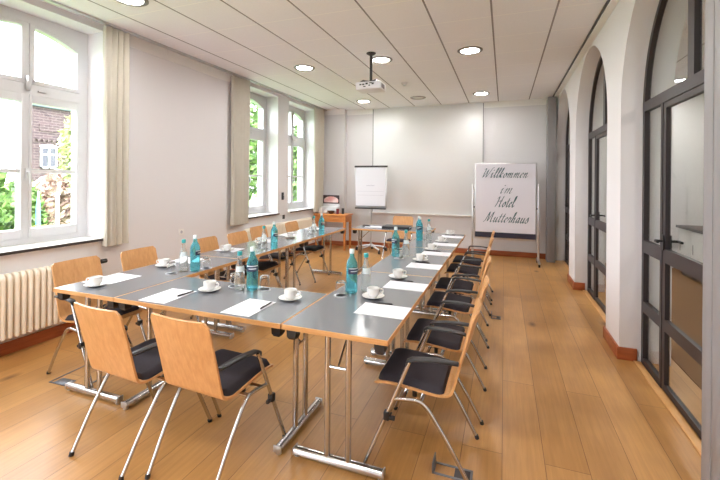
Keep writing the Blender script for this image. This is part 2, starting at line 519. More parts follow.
# right wall with three round arches
ARCH = [(2.11, 3.90), (4.37, 6.16), (6.66, 8.30)]
SPRING, XRB = 2.13, 1.30
def arch_z(a, b, y):
    c, h = (a + b) / 2, (b - a) / 2
    return SPRING + 0.955 * math.sqrt(max(0.0, 1 - ((y - c) / h) ** 2))
def arch_wall(x0, x1):
    m = MB(); bm = m.bm
    def quad(*p): bm.faces.new([bm.verts.new(q) for q in p])
    prev = YN
    def pier(y0, y1):
        m.box(x0, x1, y0, y1, 0, H)
    for (a, b) in ARCH:
        pier(prev, a)
        n = 40
        ys = [(a + b) / 2 - (b - a) / 2 * math.cos(PI * k / n) for k in range(n + 1)]
        for k in range(n):
            y0, y1 = ys[k], ys[k + 1]; z0, z1 = arch_z(a, b, y0), arch_z(a, b, y1)
            for x, fl in ((x0, 0), (x1, 1)):
                quad((x, y0, z0), (x, y1, z1), (x, y1, H), (x, y0, H))
            quad((x0, y0, z0), (x1, y0, z0), (x1, y1, z1), (x0, y1, z1))
        prev = b
    pier(prev, YF)
    bmesh.ops.remove_doubles(bm, verts=list(bm.verts), dist=1e-5)
    return m
struct(arch_wall(XR, XRB).build('wall_right', M['wall'], smooth=40))

# white band under the ceiling on the back and left walls, curtain track, ceiling edge
struct(MB().box(-3.43, XR, YF - 0.012, YF, H - 0.12, H).build('trim_1', M['trim_white'], smooth=0))
struct(MB().box(XL, -3.43, 8.188, 8.2, H - 0.12, H).build('trim_2', M['trim_white'], smooth=0))
struct(MB().box(XL, XL + 0.012, 2.95, 5.1, H - 0.13, H).build('trim_3', M['trim_white'], smooth=0))
struct(MB().box(XL + 0.06, XL + 0.11, YN, 8.18, H - 0.022, H, 0.003).build('trim_4', M['alu']))
struct(MB().box(0.845, 0.865, YN, YF - 0.02, H - 0.014, H).build('trim_5', M['anthracite'], smooth=0))
struct(MB().box(0.865, 0.93, YN, YF - 0.02, H - 0.03, H).build('trim_6', M['trim_white'], smooth=0))
# skirting
SK = 0.105
struct(MB().box(-3.43, XR, YF - 0.018, YF, 0, SK, 0.003).build('baseboard_back', M['skirting'])) 
struct(MB().box(XL, -3.415, 8.182, 8.2, 0, SK, 0.003).box(-3.43, -3.412, 8.182, YF, 0, SK, 0.003).build('baseboard_corner', M['skirting']))
struct(MB().box(XL, XL + 0.018, YN, 8.18, 0, SK, 0.003).build('baseboard_left', M['skirting']))
mb = MB()
for (a, b) in ((YN, 2.11), (3.90, 4.37), (6.16, 6.66)):
    mb.box(XR - 0.018, XR, a - 0.0, b + 0.0, 0, SK, 0.003)
    mb.box(XR - 0.018, 1.06, b, b + 0.018, 0, SK, 0.003)
    if a > 0: mb.box(XR - 0.018, 1.06, a - 0.018, a, 0, SK, 0.003)
struct(mb.build('baseboard_right', M['skirting']))

# ------------------------------------------------------------------ windows on the left
def seg_top(y, c, half, z_c, z_e):
    # shallow segment arch
    return z_e + (z_c - z_e) * (1 - ((y - c) / half) ** 2)
def make_window(idx, a, b):
    c, half = (a + b) / 2, (b - a) / 2
    w = bpy.data.objects.new('window_%d' % idx, None); COL.objects.link(w); struct(w)
    x0, x1 = XF - 0.05, XF + 0.05
    # frame board: flat panel from opening edges to the arched glass
    m = MB()
    fr = 0.085
    ztop, zedge = 2.975, 2.84
    n = 16
    hg = half - fr
    ys = [c - hg + 2 * hg * k / n for k in range(n + 1)]
    m.box(x0, x1, a, a + fr, SILL, HEAD); m.box(x0, x1, b - fr, b, SILL, HEAD)
    for k in range(n):
        y0, y1 = ys[k], ys[k + 1]
        z0, z1 = seg_top(y0, c, hg, ztop, zedge), seg_top(y1, c, hg, ztop, zedge)
        m.prism([(y0, z0), (y1, z1), (y1, HEAD), (y0, HEAD)], 'X', x0, x1)
    m.box(x0, x1, a + fr, b - fr, SILL, SILL + 0.05)
    m.box(x0, x1, c - 0.018, c + 0.018, SILL + 0.05, ztop - 0.002)
    for ya, yb in ((a + fr, c - 0.018), (c + 0.018, b - fr)): m.box(x0, x1, ya, yb, 2.30, 2.40)
    m.build('window_frame', M['window_white'], w, smooth=0)
    # opening casements
    for sgn in (-1, 1):
        y0, y1 = (c + 0.018, b - fr) if sgn > 0 else (a + fr, c - 0.018)
        y0 += 0.002; y1 -= 0.002
        s = 0.026
        m = MB()
        X0, X1 = XF - 0.03, XF + 0.056
        m.box(X0, X1, y0, y0 + s, SILL + 0.052, 2.298, 0.004); m.box(X0, X1, y1 - s, y1, SILL + 0.052, 2.298, 0.004)
        m.box(X0, X1, y0 + s, y1 - s, SILL + 0.052, SILL + 0.052 + 0.085); m.box(X0, X1, y0 + s, y1 - s, 2.298 - 0.075, 2.298)
        m.box(X0 + 0.02, X1 - 0.02, y0 + s, y1 - s, 1.555, 1.59)
        cs = m.build('casement', M['window_white'], w)
        MB().box(XF - 0.004, XF + 0.002, y0 + s - 0.01, y1 - s + 0.01, SILL + 0.10, 2.25).build('pane', M['pane'], cs, smooth=0)
        # upper light
        m = MB()
        nn = 10
        yy = [y0 + (y1 - y0) * k / nn for k in range(nn + 1)]
        for k in range(nn):
            p, q = yy[k], yy[k + 1]
            zp, zq = seg_top(p, c, hg, ztop, zedge) - 0.004, seg_top(q, c, hg, ztop, zedge) - 0.004
            m.prism([(p, zp - 0.03), (q, zq - 0.03), (q, zq), (p, zp)], 'X', X0 + 0.001, X1 - 0.001)
        m.box(X0, X1, y0, y0 + 0.04, 2.402, seg_top(y0, c, hg, ztop, zedge) - 0.01)
        m.box(X0, X1, y1 - 0.026, y1, 2.402, seg_top(y1, c, hg, ztop, zedge) - 0.01)
        m.box(X0, X1, y0 + 0.026, y1 - 0.026, 2.402, 2.44)
        us = m.build('upper_sash', M['window_white'], w, smooth=0)
        pl = [(y0 + 0.02, 2.43), (y1 - 0.02, 2.43)] + [(p, seg_top(p, c, hg, ztop, zedge) - 0.02) for p in reversed(yy[1:-1])]
        MB().prism(pl, 'X', XF - 0.004, XF + 0.002).build('pane', M['pane'], us, smooth=0)
    MB().box(XF + 0.056, XF + 0.072, c - 0.014, c + 0.014, 1.50, 1.60, 0.003).tube([(XF + 0.07, c, 1.56), (XF + 0.11, c, 1.56), (XF + 0.112, c, 1.45)], 0.008, 8).build('window_handle', M['window_white'], w)
    MB().box(XF + 0.05, XF + 0.066, c + 0.09, c + 0.16, 2.335, 2.35, 0.003).box(XF + 0.066, XF + 0.08, c - 0.02, c + 0.02, 2.33, 2.47, 0.004).build('latch', M['alu'], w)
    # sill
    s = MB().box(XF + 0.05, XL + 0.045, a + 0.002, b - 0.002, SILL - 0.028, SILL, 0.003).build('window_sill', M['sill_top'], w)
    MB().box(XL + 0.0452, XL + 0.052, a + 0.002, b - 0.002, SILL - 0.03, SILL - 0.006).build('sill_edge', M['sill_edge'], s, smooth=0)
for i, (a, b) in enumerate(WIN):
    make_window(i + 1, a, b)
    portal('portal_%d' % i, (XLO - 0.02, (a + b) / 2, (SILL + HEAD) / 2), (1, 0, 0), b - a, HEAD - SILL)
for i, (a, b) in enumerate(FILL_WIN):
    w = bpy.data.objects.new('window_%d' % (i + 6), None); COL.objects.link(w); struct(w)  # unseen rear window, added to light the room from behind
    m = MB().box(a, a + 0.07, YN - 0.2, YN - 0.12, 0.4, 2.9).box(b - 0.07, b, YN - 0.2, YN - 0.12, 0.4, 2.9)
    m.box(a, b, YN - 0.2, YN - 0.12, 0.4, 0.48).box(a, b, YN - 0.2, YN - 0.12, 2.82, 2.9).box((a + b) / 2 - 0.04, (a + b) / 2 + 0.04, YN - 0.2, YN - 0.12, 0.4, 2.9)
    m.build('window_frame', M['window_white'], w, smooth=0)
    portal('portal_r%d' % i, ((a + b) / 2, YN - 0.32, 1.65), (0, 1, 0), b - a, 2.5)

# ------------------------------------------------------------------ glazed screens in the arches
def make_screen(idx, a, b):
    c, h = (a + b) / 2, (b - a) / 2
    d = bpy.data.objects.new('door_%d' % idx, None); COL.objects.link(d); struct(d)
    x0, x1 = 1.090, 1.130
    a2, b2 = a + 0.004, b - 0.004
    fw = 0.045
    m = MB()
    m.box(x0, x1, a2, a2 + fw, 0.0, SPRING); m.box(x0, x1, b2 - fw, b2, 0.0, SPRING)
    n = 36
    o = [(c - (h - 0.004) * math.cos(PI * k / n), SPRING + (0.955 - 0.004) * math.sin(PI * k / n)) for k in range(n + 1)]
    q = [(c - (h - 0.004 - fw) * math.cos(PI * k / n), SPRING + (0.955 - 0.004 - fw) * math.sin(PI * k / n)) for k in range(n + 1)]
    for k in range(n):
        m.prism([o[k], o[k + 1], q[k + 1], q[k]], 'X', x0, x1)
    m.box(x0 - 0.001, x1 + 0.001, a2 + 0.001, b2 - 0.001, 2.10, 2.18)                       # transom
    m.box(x0 + 0.001, x1 - 0.001, c - 0.045, c + 0.045, 2.18, SPRING + 0.925) # fanlight bar
    for y in (c - 0.47, c + 0.47):
        m.box(x0, x1, y - 0.018, y + 0.018, 0.0, 2.0995)
    for (za, zb) in ((0.0, 0.05), (0.435, 0.52), (0.93, 1.03)):
        m.box(x0, x1, a2 + fw, c - 0.488, za, zb); m.box(x0, x1, c + 0.488, b2 - fw, za, zb)
    m.build('screen_frame', M['anthracite'], d, smooth=30)
    # door leaf between the mullions
    y0, y1 = c - 0.47 + 0.021, c + 0.47 - 0.021
    m = MB()
    X0, X1 = x0 + 0.004, x1 - 0.004
    m.box(X0, X1, y0, y0 + 0.05, 0.006, 2.096); m.box(X0, X1, y1 - 0.05, y1, 0.006, 2.096)
    for (za, zb) in ((0.006, 0.05), (0.435, 0.52), (0.93, 1.03), (2.055, 2.096)):
        m.box(X0, X1, y0 + 0.05, y1 - 0.05, za, zb)
    leaf = m.build('door_leaf', M['anthracite'], d, smooth=0)
    m = MB()
    for xs in (-1, 1):
        bx = x0 if xs < 0 else x1
        m.tube([(bx, y1 - 0.025, 1.085), (bx + xs * 0.05, y1 - 0.025, 1.085), (bx + xs * 0.052, y1 - 0.045, 1.085), (bx + xs * 0.052, y1 - 0.085, 1.085)], 0.010, 8)
        m.box(min(bx, bx + xs * 0.006), max(bx, bx + xs * 0.006), y1 - 0.045, y1 - 0.008, 1.02, 1.13)
    m.build('door_handle', M['black_plastic'], leaf)
    MB().box(1.107, 1.113, y0 + 0.04, y1 - 0.04, 0.04, 2.06).build('pane', M['pane_in'], leaf, smooth=0)
    for (p, r) in ((a2 + 0.04, c - 0.48), (c + 0.48, b2 - 0.04)):
        MB().box(1.107, 1.113, p, r, 0.03, 2.11).build('pane', M['pane_in'], d, smooth=0)
    pl = [(c + (h - 0.04) * math.cos(PI * k / n), SPRING + 0.915 * math.sin(PI * k / n)) for k in range(n + 1)]
    pl = [(a2 + 0.03, 2.16)] + pl[::-1] + [(b2 - 0.03, 2.16)]
    MB().prism(pl, 'X', 1.107, 1.113).build('pane', M['pane_in'], d, smooth=0)
    MB().box(1.03, 1.083, a2 + 0.02, b2 - 0.02, 0.0, 0.012, 0.003).build('threshold', M['beech_edge'], d)
for i, (a, b) in enumerate(ARCH): make_screen(i + 1, a, b)

# grey folded panel posts
def post(y0, y1, x0, x1, label):
    t = thing('folding_partition', label, 'partition', ((x0 + x1) / 2, (y0 + y1) / 2, 0), group='folded grey partition panels')
    hx, hy = (x1 - x0) / 2, (y1 - y0) / 2
    n = 3
    for k in range(n):
        p = -hy + 2 * hy * k / n
        MB().box(-hx, hx, p + 0.002, p + 2 * hy / n - 0.002, 0.0, H - 0.04, 0.006).build('panel', M['post_grey'], t)
    MB().box(-hx - 0.006, hx, -hy - 0.01, -hy, 0.0, H - 0.035, 0.003).build('edge_profile', M['post_grey'], t)
post(1.86, 2.12, 0.815, 0.925, 'grey folded partition post at the right edge, closest to the camera')
post(8.05, 8.33, 0.76, 0.90, 'tall grey folded partition post in the far corner beside the welcome board')

# ------------------------------------------------------------------ corridor behind the glass
struct(MB().box(XC, XC + 0.2, YN, YF, 0, H).build('wall_corridor', M['cream_wall'], smooth=0))
struct(MB().box(1.36, XC, YN, YF, 0.0, 0.006).build('floor_carpet', M['carpet'], smooth=0))
struct(MB().box(XC - 0.015, XC, YN, YF, 0.006, 0.11).build('baseboard_corridor', M['skirting'], smooth=0))
def corridor_window(y0, y1, idx):
    w = bpy.data.objects.new('window_%d' % idx, None); COL.objects.link(w); struct(w)
    m = MB().box(XC - 0.05, XC, y0, y0 + 0.1, 0.9, 2.5).box(XC - 0.05, XC, y1 - 0.1, y1, 0.9, 2.5)
    m.box(XC - 0.05, XC, y0, y1, 2.4, 2.5).box(XC - 0.05, XC, y0, y1, 0.85, 0.95).box(XC - 0.05, XC, (y0 + y1) / 2 - 0.04, (y0 + y1) / 2 + 0.04, 0.9, 2.5)
    m.box(XC - 0.05, XC, y0, y1, 1.75, 1.81)
    m.build('window_frame', M['window_white'], w, smooth=0)
    MB().box(XC - 0.02, XC - 0.012, y0 + 0.05, y1 - 0.05, 0.92, 2.45).build('pane', M['lamp_off'], w, smooth=0)
corridor_window(6.6, 7.5, 8)
corridor_window(9.9 - 1.9, 8.3, 9) if False else None
t = thing('door_frame', 'red-brown wooden door frame on the cream corridor wall behind the nearest arch', 'door frame', (XC, 6.05, 0))
MB().box(-0.06, -0.002, -0.42, -0.30, 0.007, 2.2, 0.004).box(-0.06, -0.002, 0.30, 0.42, 0.007, 2.2, 0.004).box(-0.06, -0.002, -0.42, 0.42, 2.1, 2.2, 0.004).build('frame', M['redbrown'], t)
MB().box(-0.04, -0.002, -0.298, 0.298, 0.007, 2.098).build('door_leaf', M['redbrown'], t)
t = thing('sideboard', 'low white corridor cabinet with a dark top seen through the nearest arch', 'cabinet', (2.95, 7.2, 0.006))
MB().box(-0.22, 0.24, -0.7, 0.7, 0.05, 0.76, 0.004).build('body', M['trim_white'], t)
MB().box(-0.20, 0.22, -0.66, 0.66, 0.0, 0.05).build('plinth', M['black_plastic'], t)
MB().box(-0.26, 0.25, -0.73, 0.73, 0.76, 0.80, 0.004).build('top', M['anthracite'], t)
for k in range(3):
    dd = MB().box(-0.232, -0.221, -0.69 + k * 0.462, -0.69 + k * 0.462 + 0.456, 0.07, 0.745, 0.002).build('door', M['trim_white'], t)
    MB().tube([(-0.24, -0.32 + k * 0.462, 0.40), (-0.24, -0.32 + k * 0.462, 0.55)], 0.005, 8).build('handle', M['chrome'], dd)

# ------------------------------------------------------------------ ceiling fixtures
def downlight(name, label, loc, lit=True, glow='lamp_glow'):
    t = thing(name, label, 'lamp', loc, group='round ceiling downlights')
    MB().lathe([(0.152, 0), (0.152, -0.006), (0.142, -0.012), (0.115, -0.013), (0.108, -0.005), (0.108, 0)], 40, cap0=False, cap1=False).build('ring', M['lamp_ring'], t)
    MB().lathe([(0.0, -0.004), (0.05, -0.0045), (0.109, -0.003), (0.109, 0.0)], 40, cap0=False).build('diffuser', M[glow] if lit else M['lamp_off'], t)
    return t
LX = [-2.72, -1.56, -0.41]
names = {(0, 2): 'lit round ceiling downlight above the left table row, far end of room',
         (0, 1): 'lit round ceiling downlight left of the projector',
         (1, 1): 'lit round ceiling downlight right behind the projector pole',
         (2, 1): 'lit round ceiling downlight right of the projector, over the right chairs',
         (2, 2): 'lit round ceiling downlight in front of the whiteboard, near the welcome board'}
for r, Y in enumerate((2.55, 4.98, 7.5)):
    for q, X in enumerate(LX):
        if (q, r) == (1, 2):
            downlight('ceiling_downlight', 'unlit grey round ceiling downlight in front of the whiteboard', (X - 0.03, Y, H), lit=False)
            continue
        if r == 0 and q == 0: X = -3.17
        lab = names.get((q, r), ['lit round ceiling downlight beside the nearest window curtain',
                                 'lit ceiling downlight just above the picture, over the front tables',
                                 'lit ceiling downlight above the picture, over the front right chair'][q])
        downlight('ceiling_downlight', lab, (X, Y, H))
for X in LX: downlight('ceiling_downlight', 'lit ceiling downlight behind the camera', (X, 0.1, H))
for Y in (2.6, 5.4, 7.6): downlight('ceiling_downlight', 'added ceiling downlight brightening the corridor behind the glass', (2.4, Y, H), glow='corridor_fill')  # made-up lamps, added to light the corridor
t = thing('motion_sensor', 'small white ceiling sensor between projector and unlit downlight', 'sensor', (-1.57, 6.3, H))
MB().lathe([(0.0, -0.035), (0.03, -0.033), (0.045, -0.02), (0.055, 0.0)], 24, cap0=False).build('housing', M['proj_white'], t)
MB().lathe([(0.0, -0.05), (0.015, -0.047), (0.022, -0.036), (0.022, -0.033)], 16, cap0=False).build('lens', M['label_light'], t)

# projector on its pole
t = thing('ceiling_projector', 'white projector hanging from the ceiling on a black pole', 'projector', (-1.60, 4.68, H))
MB().tube([(0, 0, 0), (0, 0, -0.36)], 0.018, 14).build('pole', M['black_plastic'], t)
MB().lathe([(0.06, 0), (0.06, -0.01), (0.03, -0.03), (0.02, -0.03)], 20, cap0=False).build('ceiling_flange', M['black_plastic'], t)
m = MB()
m.box(-0.05, 0.05, -0.05, 0.05, -0.375, -0.36, 0.003)
for sx, sy in ((-1, -1), (1, -1), (-1, 1), (1, 1)):
    m.tube([(sx * 0.03, sy * 0.03, -0.365), (sx * 0.085, sy * 0.06, -0.36), (sx * 0.12, sy * 0.075, -0.385)], 0.011, 8)
m.build('mount_bracket', M['black_plastic'], t)
bo = MB().box(-0.165, 0.165, -0.12, 0.12, -0.485, -0.385, 0.016, 3).build('body', M['proj_white'], t)
MB().tube([(0.08, 0.118, -0.435), (0.08, 0.14, -0.435)], 0.032, 20).build('lens', M['lens'], bo)
m = MB()
for k, (px, pz, w_, h_) in enumerate(((-0.11, -0.43, 0.025, 0.016), (-0.075, -0.43, 0.03, 0.016), (-0.03, -0.425, 0.03, 0.02), (0.01, -0.445, 0.02, 0.014), (0.05, -0.43, 0.028, 0.022), (-0.06, -0.455, 0.03, 0.012), (0.02, -0.415, 0.03, 0.012))):
    m.box(px, px + w_, -0.1235, -0.1195, pz, pz + h_)
m.build('ports', M['black_plastic'], bo, smooth=0)
m = MB()
for k in range(6): m.box(0.1645, 0.1665, -0.08 + 0.022 * k, -0.068 + 0.022 * k, -0.465, -0.41)
m.build('vent', M['anthracite'], bo, smooth=0)

# ------------------------------------------------------------------ curtains
def curtain(x, y0, y1, z0, z1, label, seed):
    rnd = random.Random(seed)
    n = 96
    ny = max(4, round((y1 - y0) / 0.06))
    rows = []
    L = y1 - y0
    for iz in range(14):
        f = iz / 13
        z = z0 + (z1 - z0) * f
        row = []
        for k in range(n + 1):
            u = k / n
            ph = 2 * PI * ny * u + 0.5 * math.sin(3 * u * PI + seed)
            amp = 0.05 * (0.75 + 0.25 * math.sin(7 * u + seed)) * (1.0 - 0.25 * f)
            row.append((x + amp * (math.sin(ph) + 0.25 * math.sin(2 * ph + 1.0)) + 0.008 * math.sin(5 * u + 4 * f), y0 + L * u + 0.012 * math.sin(2 * ph) + 0.015 * (1 - f) * math.sin(9 * u + seed), z))
        rows.append(row)
    t = thing('curtain', label, 'curtain', (0, 0, 0), group='cream curtains')
    MB().slab(rows, 0.003).build('cloth', M['curtain'], t, smooth=60)
    m = MB()
    for k in range(ny): m.tube([(x, y0 + L * (k + 0.5) / ny, z1 - 0.02), (x, y0 + L * (k + 0.5) / ny, H - 0.02)], 0.004, 6)
    m.build('hooks', M['alu'], t)
curtain(XL + 0.085, 2.83, 3.15, 0.80, H - 0.03, 'long cream curtain beside the nearest window, pleated and drawn aside', 1)
curtain(XL + 0.085, 4.86, 5.29, 0.80, H - 0.03, 'cream curtain left of the two far windows, halfway down the wall', 2)
curtain(XL + 0.085, 7.60, 8.06, 0.80, H - 0.03, 'cream curtain in the far left corner above the wooden side table', 3)

# ------------------------------------------------------------------ radiators
def radiator(y0, y1, label):
    t = thing('radiator', label, 'radiator', (XL + 0.085, (y0 + y1) / 2, 0.0), group='cream column radiators')
    L = y1 - y0; n = int(L / 0.05)
    m = MB()
    for k in range(n):
        y = -L / 2 + 0.05 * (k + 0.5)
        prof = [(-0.05, 0.17), (0.05, 0.17), (0.05, 0.66)] + [(0.05 * math.cos(a), 0.66 + 0.05 * math.sin(a)) for a in [PI / 8 * i for i in range(1, 8)]] + [(-0.05, 0.66)]
        for xo, rr in ((0, 0),):
            b = bmesh.new()
            lo = [b.verts.new((p[0], y - 0.019, p[1])) for p in prof]; hi = [b.verts.new((p[0], y + 0.019, p[1])) for p in prof]
            f1 = b.faces.new(lo[::-1]); f2 = b.faces.new(hi)
            for i in range(len(prof)):
                j = (i + 1) % len(prof); b.faces.new((lo[i], lo[j], hi[j], hi[i]))
            bmesh.ops.bevel(b, geom=list(f1.edges) + list(f2.edges), offset=0.014, segments=3, affect='EDGES', profile=0.5)
            m._add(b)
    m.tube([(0, -L / 2 + 0.02, 0.21), (0, L / 2 - 0.02, 0.21)], 0.022, 10).tube([(0, -L / 2 + 0.02, 0.65), (0, L / 2 - 0.02, 0.65)], 0.022, 10)
    m.build('columns', M['radiator'], t, smooth=40)
    MB().tube([(0, L / 2 - 0.04, 0.65), (0, L / 2 + 0.03, 0.65), ], 0.013, 10).tube([(0, L / 2 + 0.03, 0.65), (0, L / 2 + 0.085, 0.65)], 0.022, 12).build('valve', M['black_plastic'], t)
    m = MB()
    for d in (-0.06, 0.0):
        m.tube([(0.02, d - 0.35, 0.19), (0.02, d - 0.35, 0.10), (-0.02, d - 0.35, 0.085), (-0.065, d - 0.35, 0.085)], 0.011, 8)
        m.tube([(0.02, d - 0.35, 0.125), (0.06, d - 0.35, 0.125)], 0.016, 10)
    m.build('pipes', M['chrome'], t)
    MB().box(-0.084, -0.048, -L / 2 + 0.2, -L / 2 + 0.23, 0.25, 0.6).box(-0.084, -0.048, L / 2 - 0.23, L / 2 - 0.2, 0.25, 0.6).build('bracket', M['radiator'], t, smooth=0)
radiator(1.45, 2.80, 'cream column radiator under the nearest window')
radiator(5.20, 7.46, 'long cream column radiator under the two far windows')
t = thing('blind_winder', 'small dark winder on the narrow pillar between the far windows', 'winder', (XL, 6.45, 1.19))
MB().box(0, 0.02, -0.03, 0.03, -0.07, 0.07, 0.004).build('box', M['anthracite'], t)
MB().tube([(0.02, 0, 0.02), (0.04, 0, 0.02), (0.045, 0, -0.05)], 0.005, 8).build('crank', M['alu'], t)
def wall_socket(y, z, label, mat):
    t = thing('wall_socket', label, 'socket', (XL, y, z), group='wall sockets')
    MB().box(0, 0.008, -0.04, 0.04, -0.04, 0.04, 0.003).build('plate', mat, t)
    MB().tube([(0.0075, 0, 0), (0.0095, 0, 0)], 0.02, 16).build('insert', mat if mat == M['anthracite'] else M['faint_ink'], t)
wall_socket(3.97, 0.81, 'white wall socket behind the left chairs between curtain and radiator', M['trim_white'])
wall_socket(6.50, 0.79, 'small dark wall socket below the pillar winder', M['anthracite'])

# ------------------------------------------------------------------ back wall: whiteboard
t = thing('whiteboard', 'large white projection board filling the middle of the back wall', 'whiteboard', (-1.60, YF, 0))
MB().box(-1.18, 1.18, -0.03, -0.001, 0.80, H - 0.02, 0.003).build('panel', M['board_white'], t)
MB().box(-1.24, 1.20, -0.09, -0.001, 0.775, 0.797, 0.004).build('tray', M['trim_white'], t)
MB().box(1.181, 1.195, -0.034, -0.001, 0.80, H - 0.02).box(-1.195, -1.181, -0.034, -0.001, 0.80, H - 0.02).build('edge_trim', M['post_grey'], t, smooth=0)

# ------------------------------------------------------------------ lettering (hand-drawn brush script)
GL = {
 'W': (1.75, [[(0.0, 1.65), (0.18, 1.95), (0.32, 1.75), (0.25, 0.9), (0.28, 0.05), (0.75, 1.3), (0.88, 1.65), (0.85, 0.8), (0.9, 0.05), (1.35, 1.2), (1.62, 2.05), (1.85, 2.1)]]),
 'H': (1.55, [[(0.1, 1.6), (0.35, 1.95), (0.42, 1.7), (0.32, 0.8), (0.1, 0.0)], [(1.3, 2.05), (1.12, 1.3), (0.98, 0.4), (1.1, 0.0), (1.4, 0.3)], [(0.15, 0.85), (0.6, 1.1), (1.3, 1.15)]]),
 'M': (1.85, [[(0.0, 0.1), (0.2, 0.15), (0.45, 1.3), (0.6, 2.0), (0.7, 1.0), (0.75, 0.15), (1.1, 1.2), (1.4, 2.0), (1.38, 1.0), (1.4, 0.1), (1.6, 0.05), (1.8, 0.35)]]),
 'i': (0.6, [[(0.0, 0.6), (0.2, 1.05), (0.14, 0.3), (0.28, 0.0), (0.6, 0.45)], [(0.22, 1.62), (0.30, 1.50)]]),
 'l': (0.5, [[(0.0, 0.35), (0.35, 1.3), (0.4, 2.0), (0.24, 2.0), (0.15, 1.0), (0.15, 0.2), (0.3, 0.0), (0.5, 0.35)]]),
 'k': (0.82, [[(0.0, 0.35), (0.35, 1.4), (0.36, 2.05), (0.22, 1.9), (0.16, 0.9), (0.12, 0.0)], [(0.14, 0.55), (0.5, 1.0), (0.55, 0.75), (0.25, 0.55), (0.5, 0.05), (0.82, 0.3)]]),
 'o': (0.75, [[(0.4, 1.0), (0.12, 0.75), (0.1, 0.2), (0.3, 0.0), (0.55, 0.35), (0.5, 0.9), (0.36, 0.98), (0.5, 0.75), (0.78, 0.8)]]),
 'm': (1.25, [[(0.0, 0.65), (0.18, 1.0), (0.14, 0.4), (0.12, 0.0)], [(0.13, 0.4), (0.42, 1.0), (0.52, 0.8), (0.48, 0.0)], [(0.5, 0.4), (0.8, 1.0), (0.9, 0.8), (0.86, 0.15), (1.0, 0.0), (1.25, 0.35)]]),
 'n': (0.9, [[(0.0, 0.65), (0.18, 1.0), (0.14, 0.4), (0.12, 0.0)], [(0.13, 0.4), (0.42, 1.0), (0.55, 0.8), (0.5, 0.15), (0.64, 0.0), (0.9, 0.35)]]),
 'e': (0.62, [[(0.05, 0.4), (0.4, 0.65), (0.4, 0.98), (0.2, 0.9), (0.08, 0.4), (0.25, 0.0), (0.62, 0.35)]]),
 't': (0.55, [[(0.3, 1.7), (0.2, 0.8), (0.16, 0.2), (0.3, 0.0), (0.55, 0.35)], [(0.0, 1.1), (0.5, 1.2)]]),
 'r': (0.65, [[(0.0, 0.35), (0.2, 1.05), (0.26, 0.9), (0.5, 0.88), (0.4, 0.3), (0.46, 0.0), (0.66, 0.3)]]),
 'h': (0.85, [[(0.0, 0.35), (0.35, 1.4), (0.36, 2.05), (0.22, 1.9), (0.16, 0.9), (0.1, 0.0)], [(0.12, 0.4), (0.42, 1.0), (0.54, 0.8), (0.48, 0.15), (0.6, 0.0), (0.85, 0.35)]]),
 'a': (0.85, [[(0.52, 0.9), (0.3, 1.0), (0.08, 0.5), (0.2, 0.0), (0.45, 0.4), (0.58, 0.98), (0.52, 0.2), (0.64, 0.0), (0.86, 0.35)]]),
 'u': (0.88, [[(0.0, 0.65), (0.16, 1.0), (0.1, 0.2), (0.28, 0.0), (0.5, 0.4), (0.6, 1.0), (0.55, 0.2), (0.68, 0.0), (0.9, 0.35)]]),
 's': (0.6, [[(0.0, 0.35), (0.3, 1.1), (0.36, 0.8), (0.46, 0.3), (0.3, 0.0), (0.02, 0.12)]]),
}
def script_word(word, cx, base, xh, width, y, mat, parent, pen=0.16, slant=0.42):
    adv = 0.0; strokes = []
    for ch in word:
        w, ss = GL[ch]
        for s_ in ss: strokes.append([(p[0] + adv + slant * p[1], p[1]) for p in s_])
        adv += w + 0.06
    xs = [p[0] for s_ in strokes for p in s_]
    lo, hi = min(xs), max(xs)
    kx = width / (hi - lo)
    m = MB()
    for s_ in strokes:
        P = catmull([(p[0], p[1], 0) for p in s_], 6)
        nib = Vector((math.cos(0.6), 0, math.sin(0.6))) * pen * xh * 0.5
        rows = []
        for p in P:
            q = Vector((cx - width / 2 + (p.x - lo) * kx, y, base + p.y * xh))
            rows.append([q - nib, q + nib])
        A = [[m.bm.verts.new(v) for v in r] for r in rows]
        B = [[m.bm.verts.new(v + Vector((0, -0.0015, 0))) for v in r] for r in rows]
        for i in range(len(A) - 1):
            m.bm.faces.new((A[i][0], A[i + 1][0], A[i + 1][1], A[i][1]))
            m.bm.faces.new((B[i][0], B[i][1], B[i + 1][1], B[i + 1][0]))
            for q in (0, 1): m.bm.faces.new((A[i][q], B[i][q], B[i + 1][q], A[i + 1][q]))
        for i in (0, len(A) - 1): m.bm.faces.new((A[i][0], A[i][1], B[i][1], B[i][0]))
    return m.build('lettering', mat, parent, smooth=0)

# welcome pinboard
WY = 7.7
t = thing('welcome_board', 'large white welcome board on a stand with slate script lettering', 'sign board', (0, WY, 0), math.radians(0.0))
bd = MB().box(-0.525, 0.55, -0.012, 0.012, 0.42, 1.85, 0.004).build('board', M['alu'], t)
MB().box(-0.505, 0.53, -0.016, -0.0125, 0.555, 1.83).build('poster', M['poster'], bd, smooth=0)
MB().box(-0.515, 0.54, -0.018, -0.0125, 0.455, 0.553).build('bottom_strip', M['navy'], bd, smooth=0)
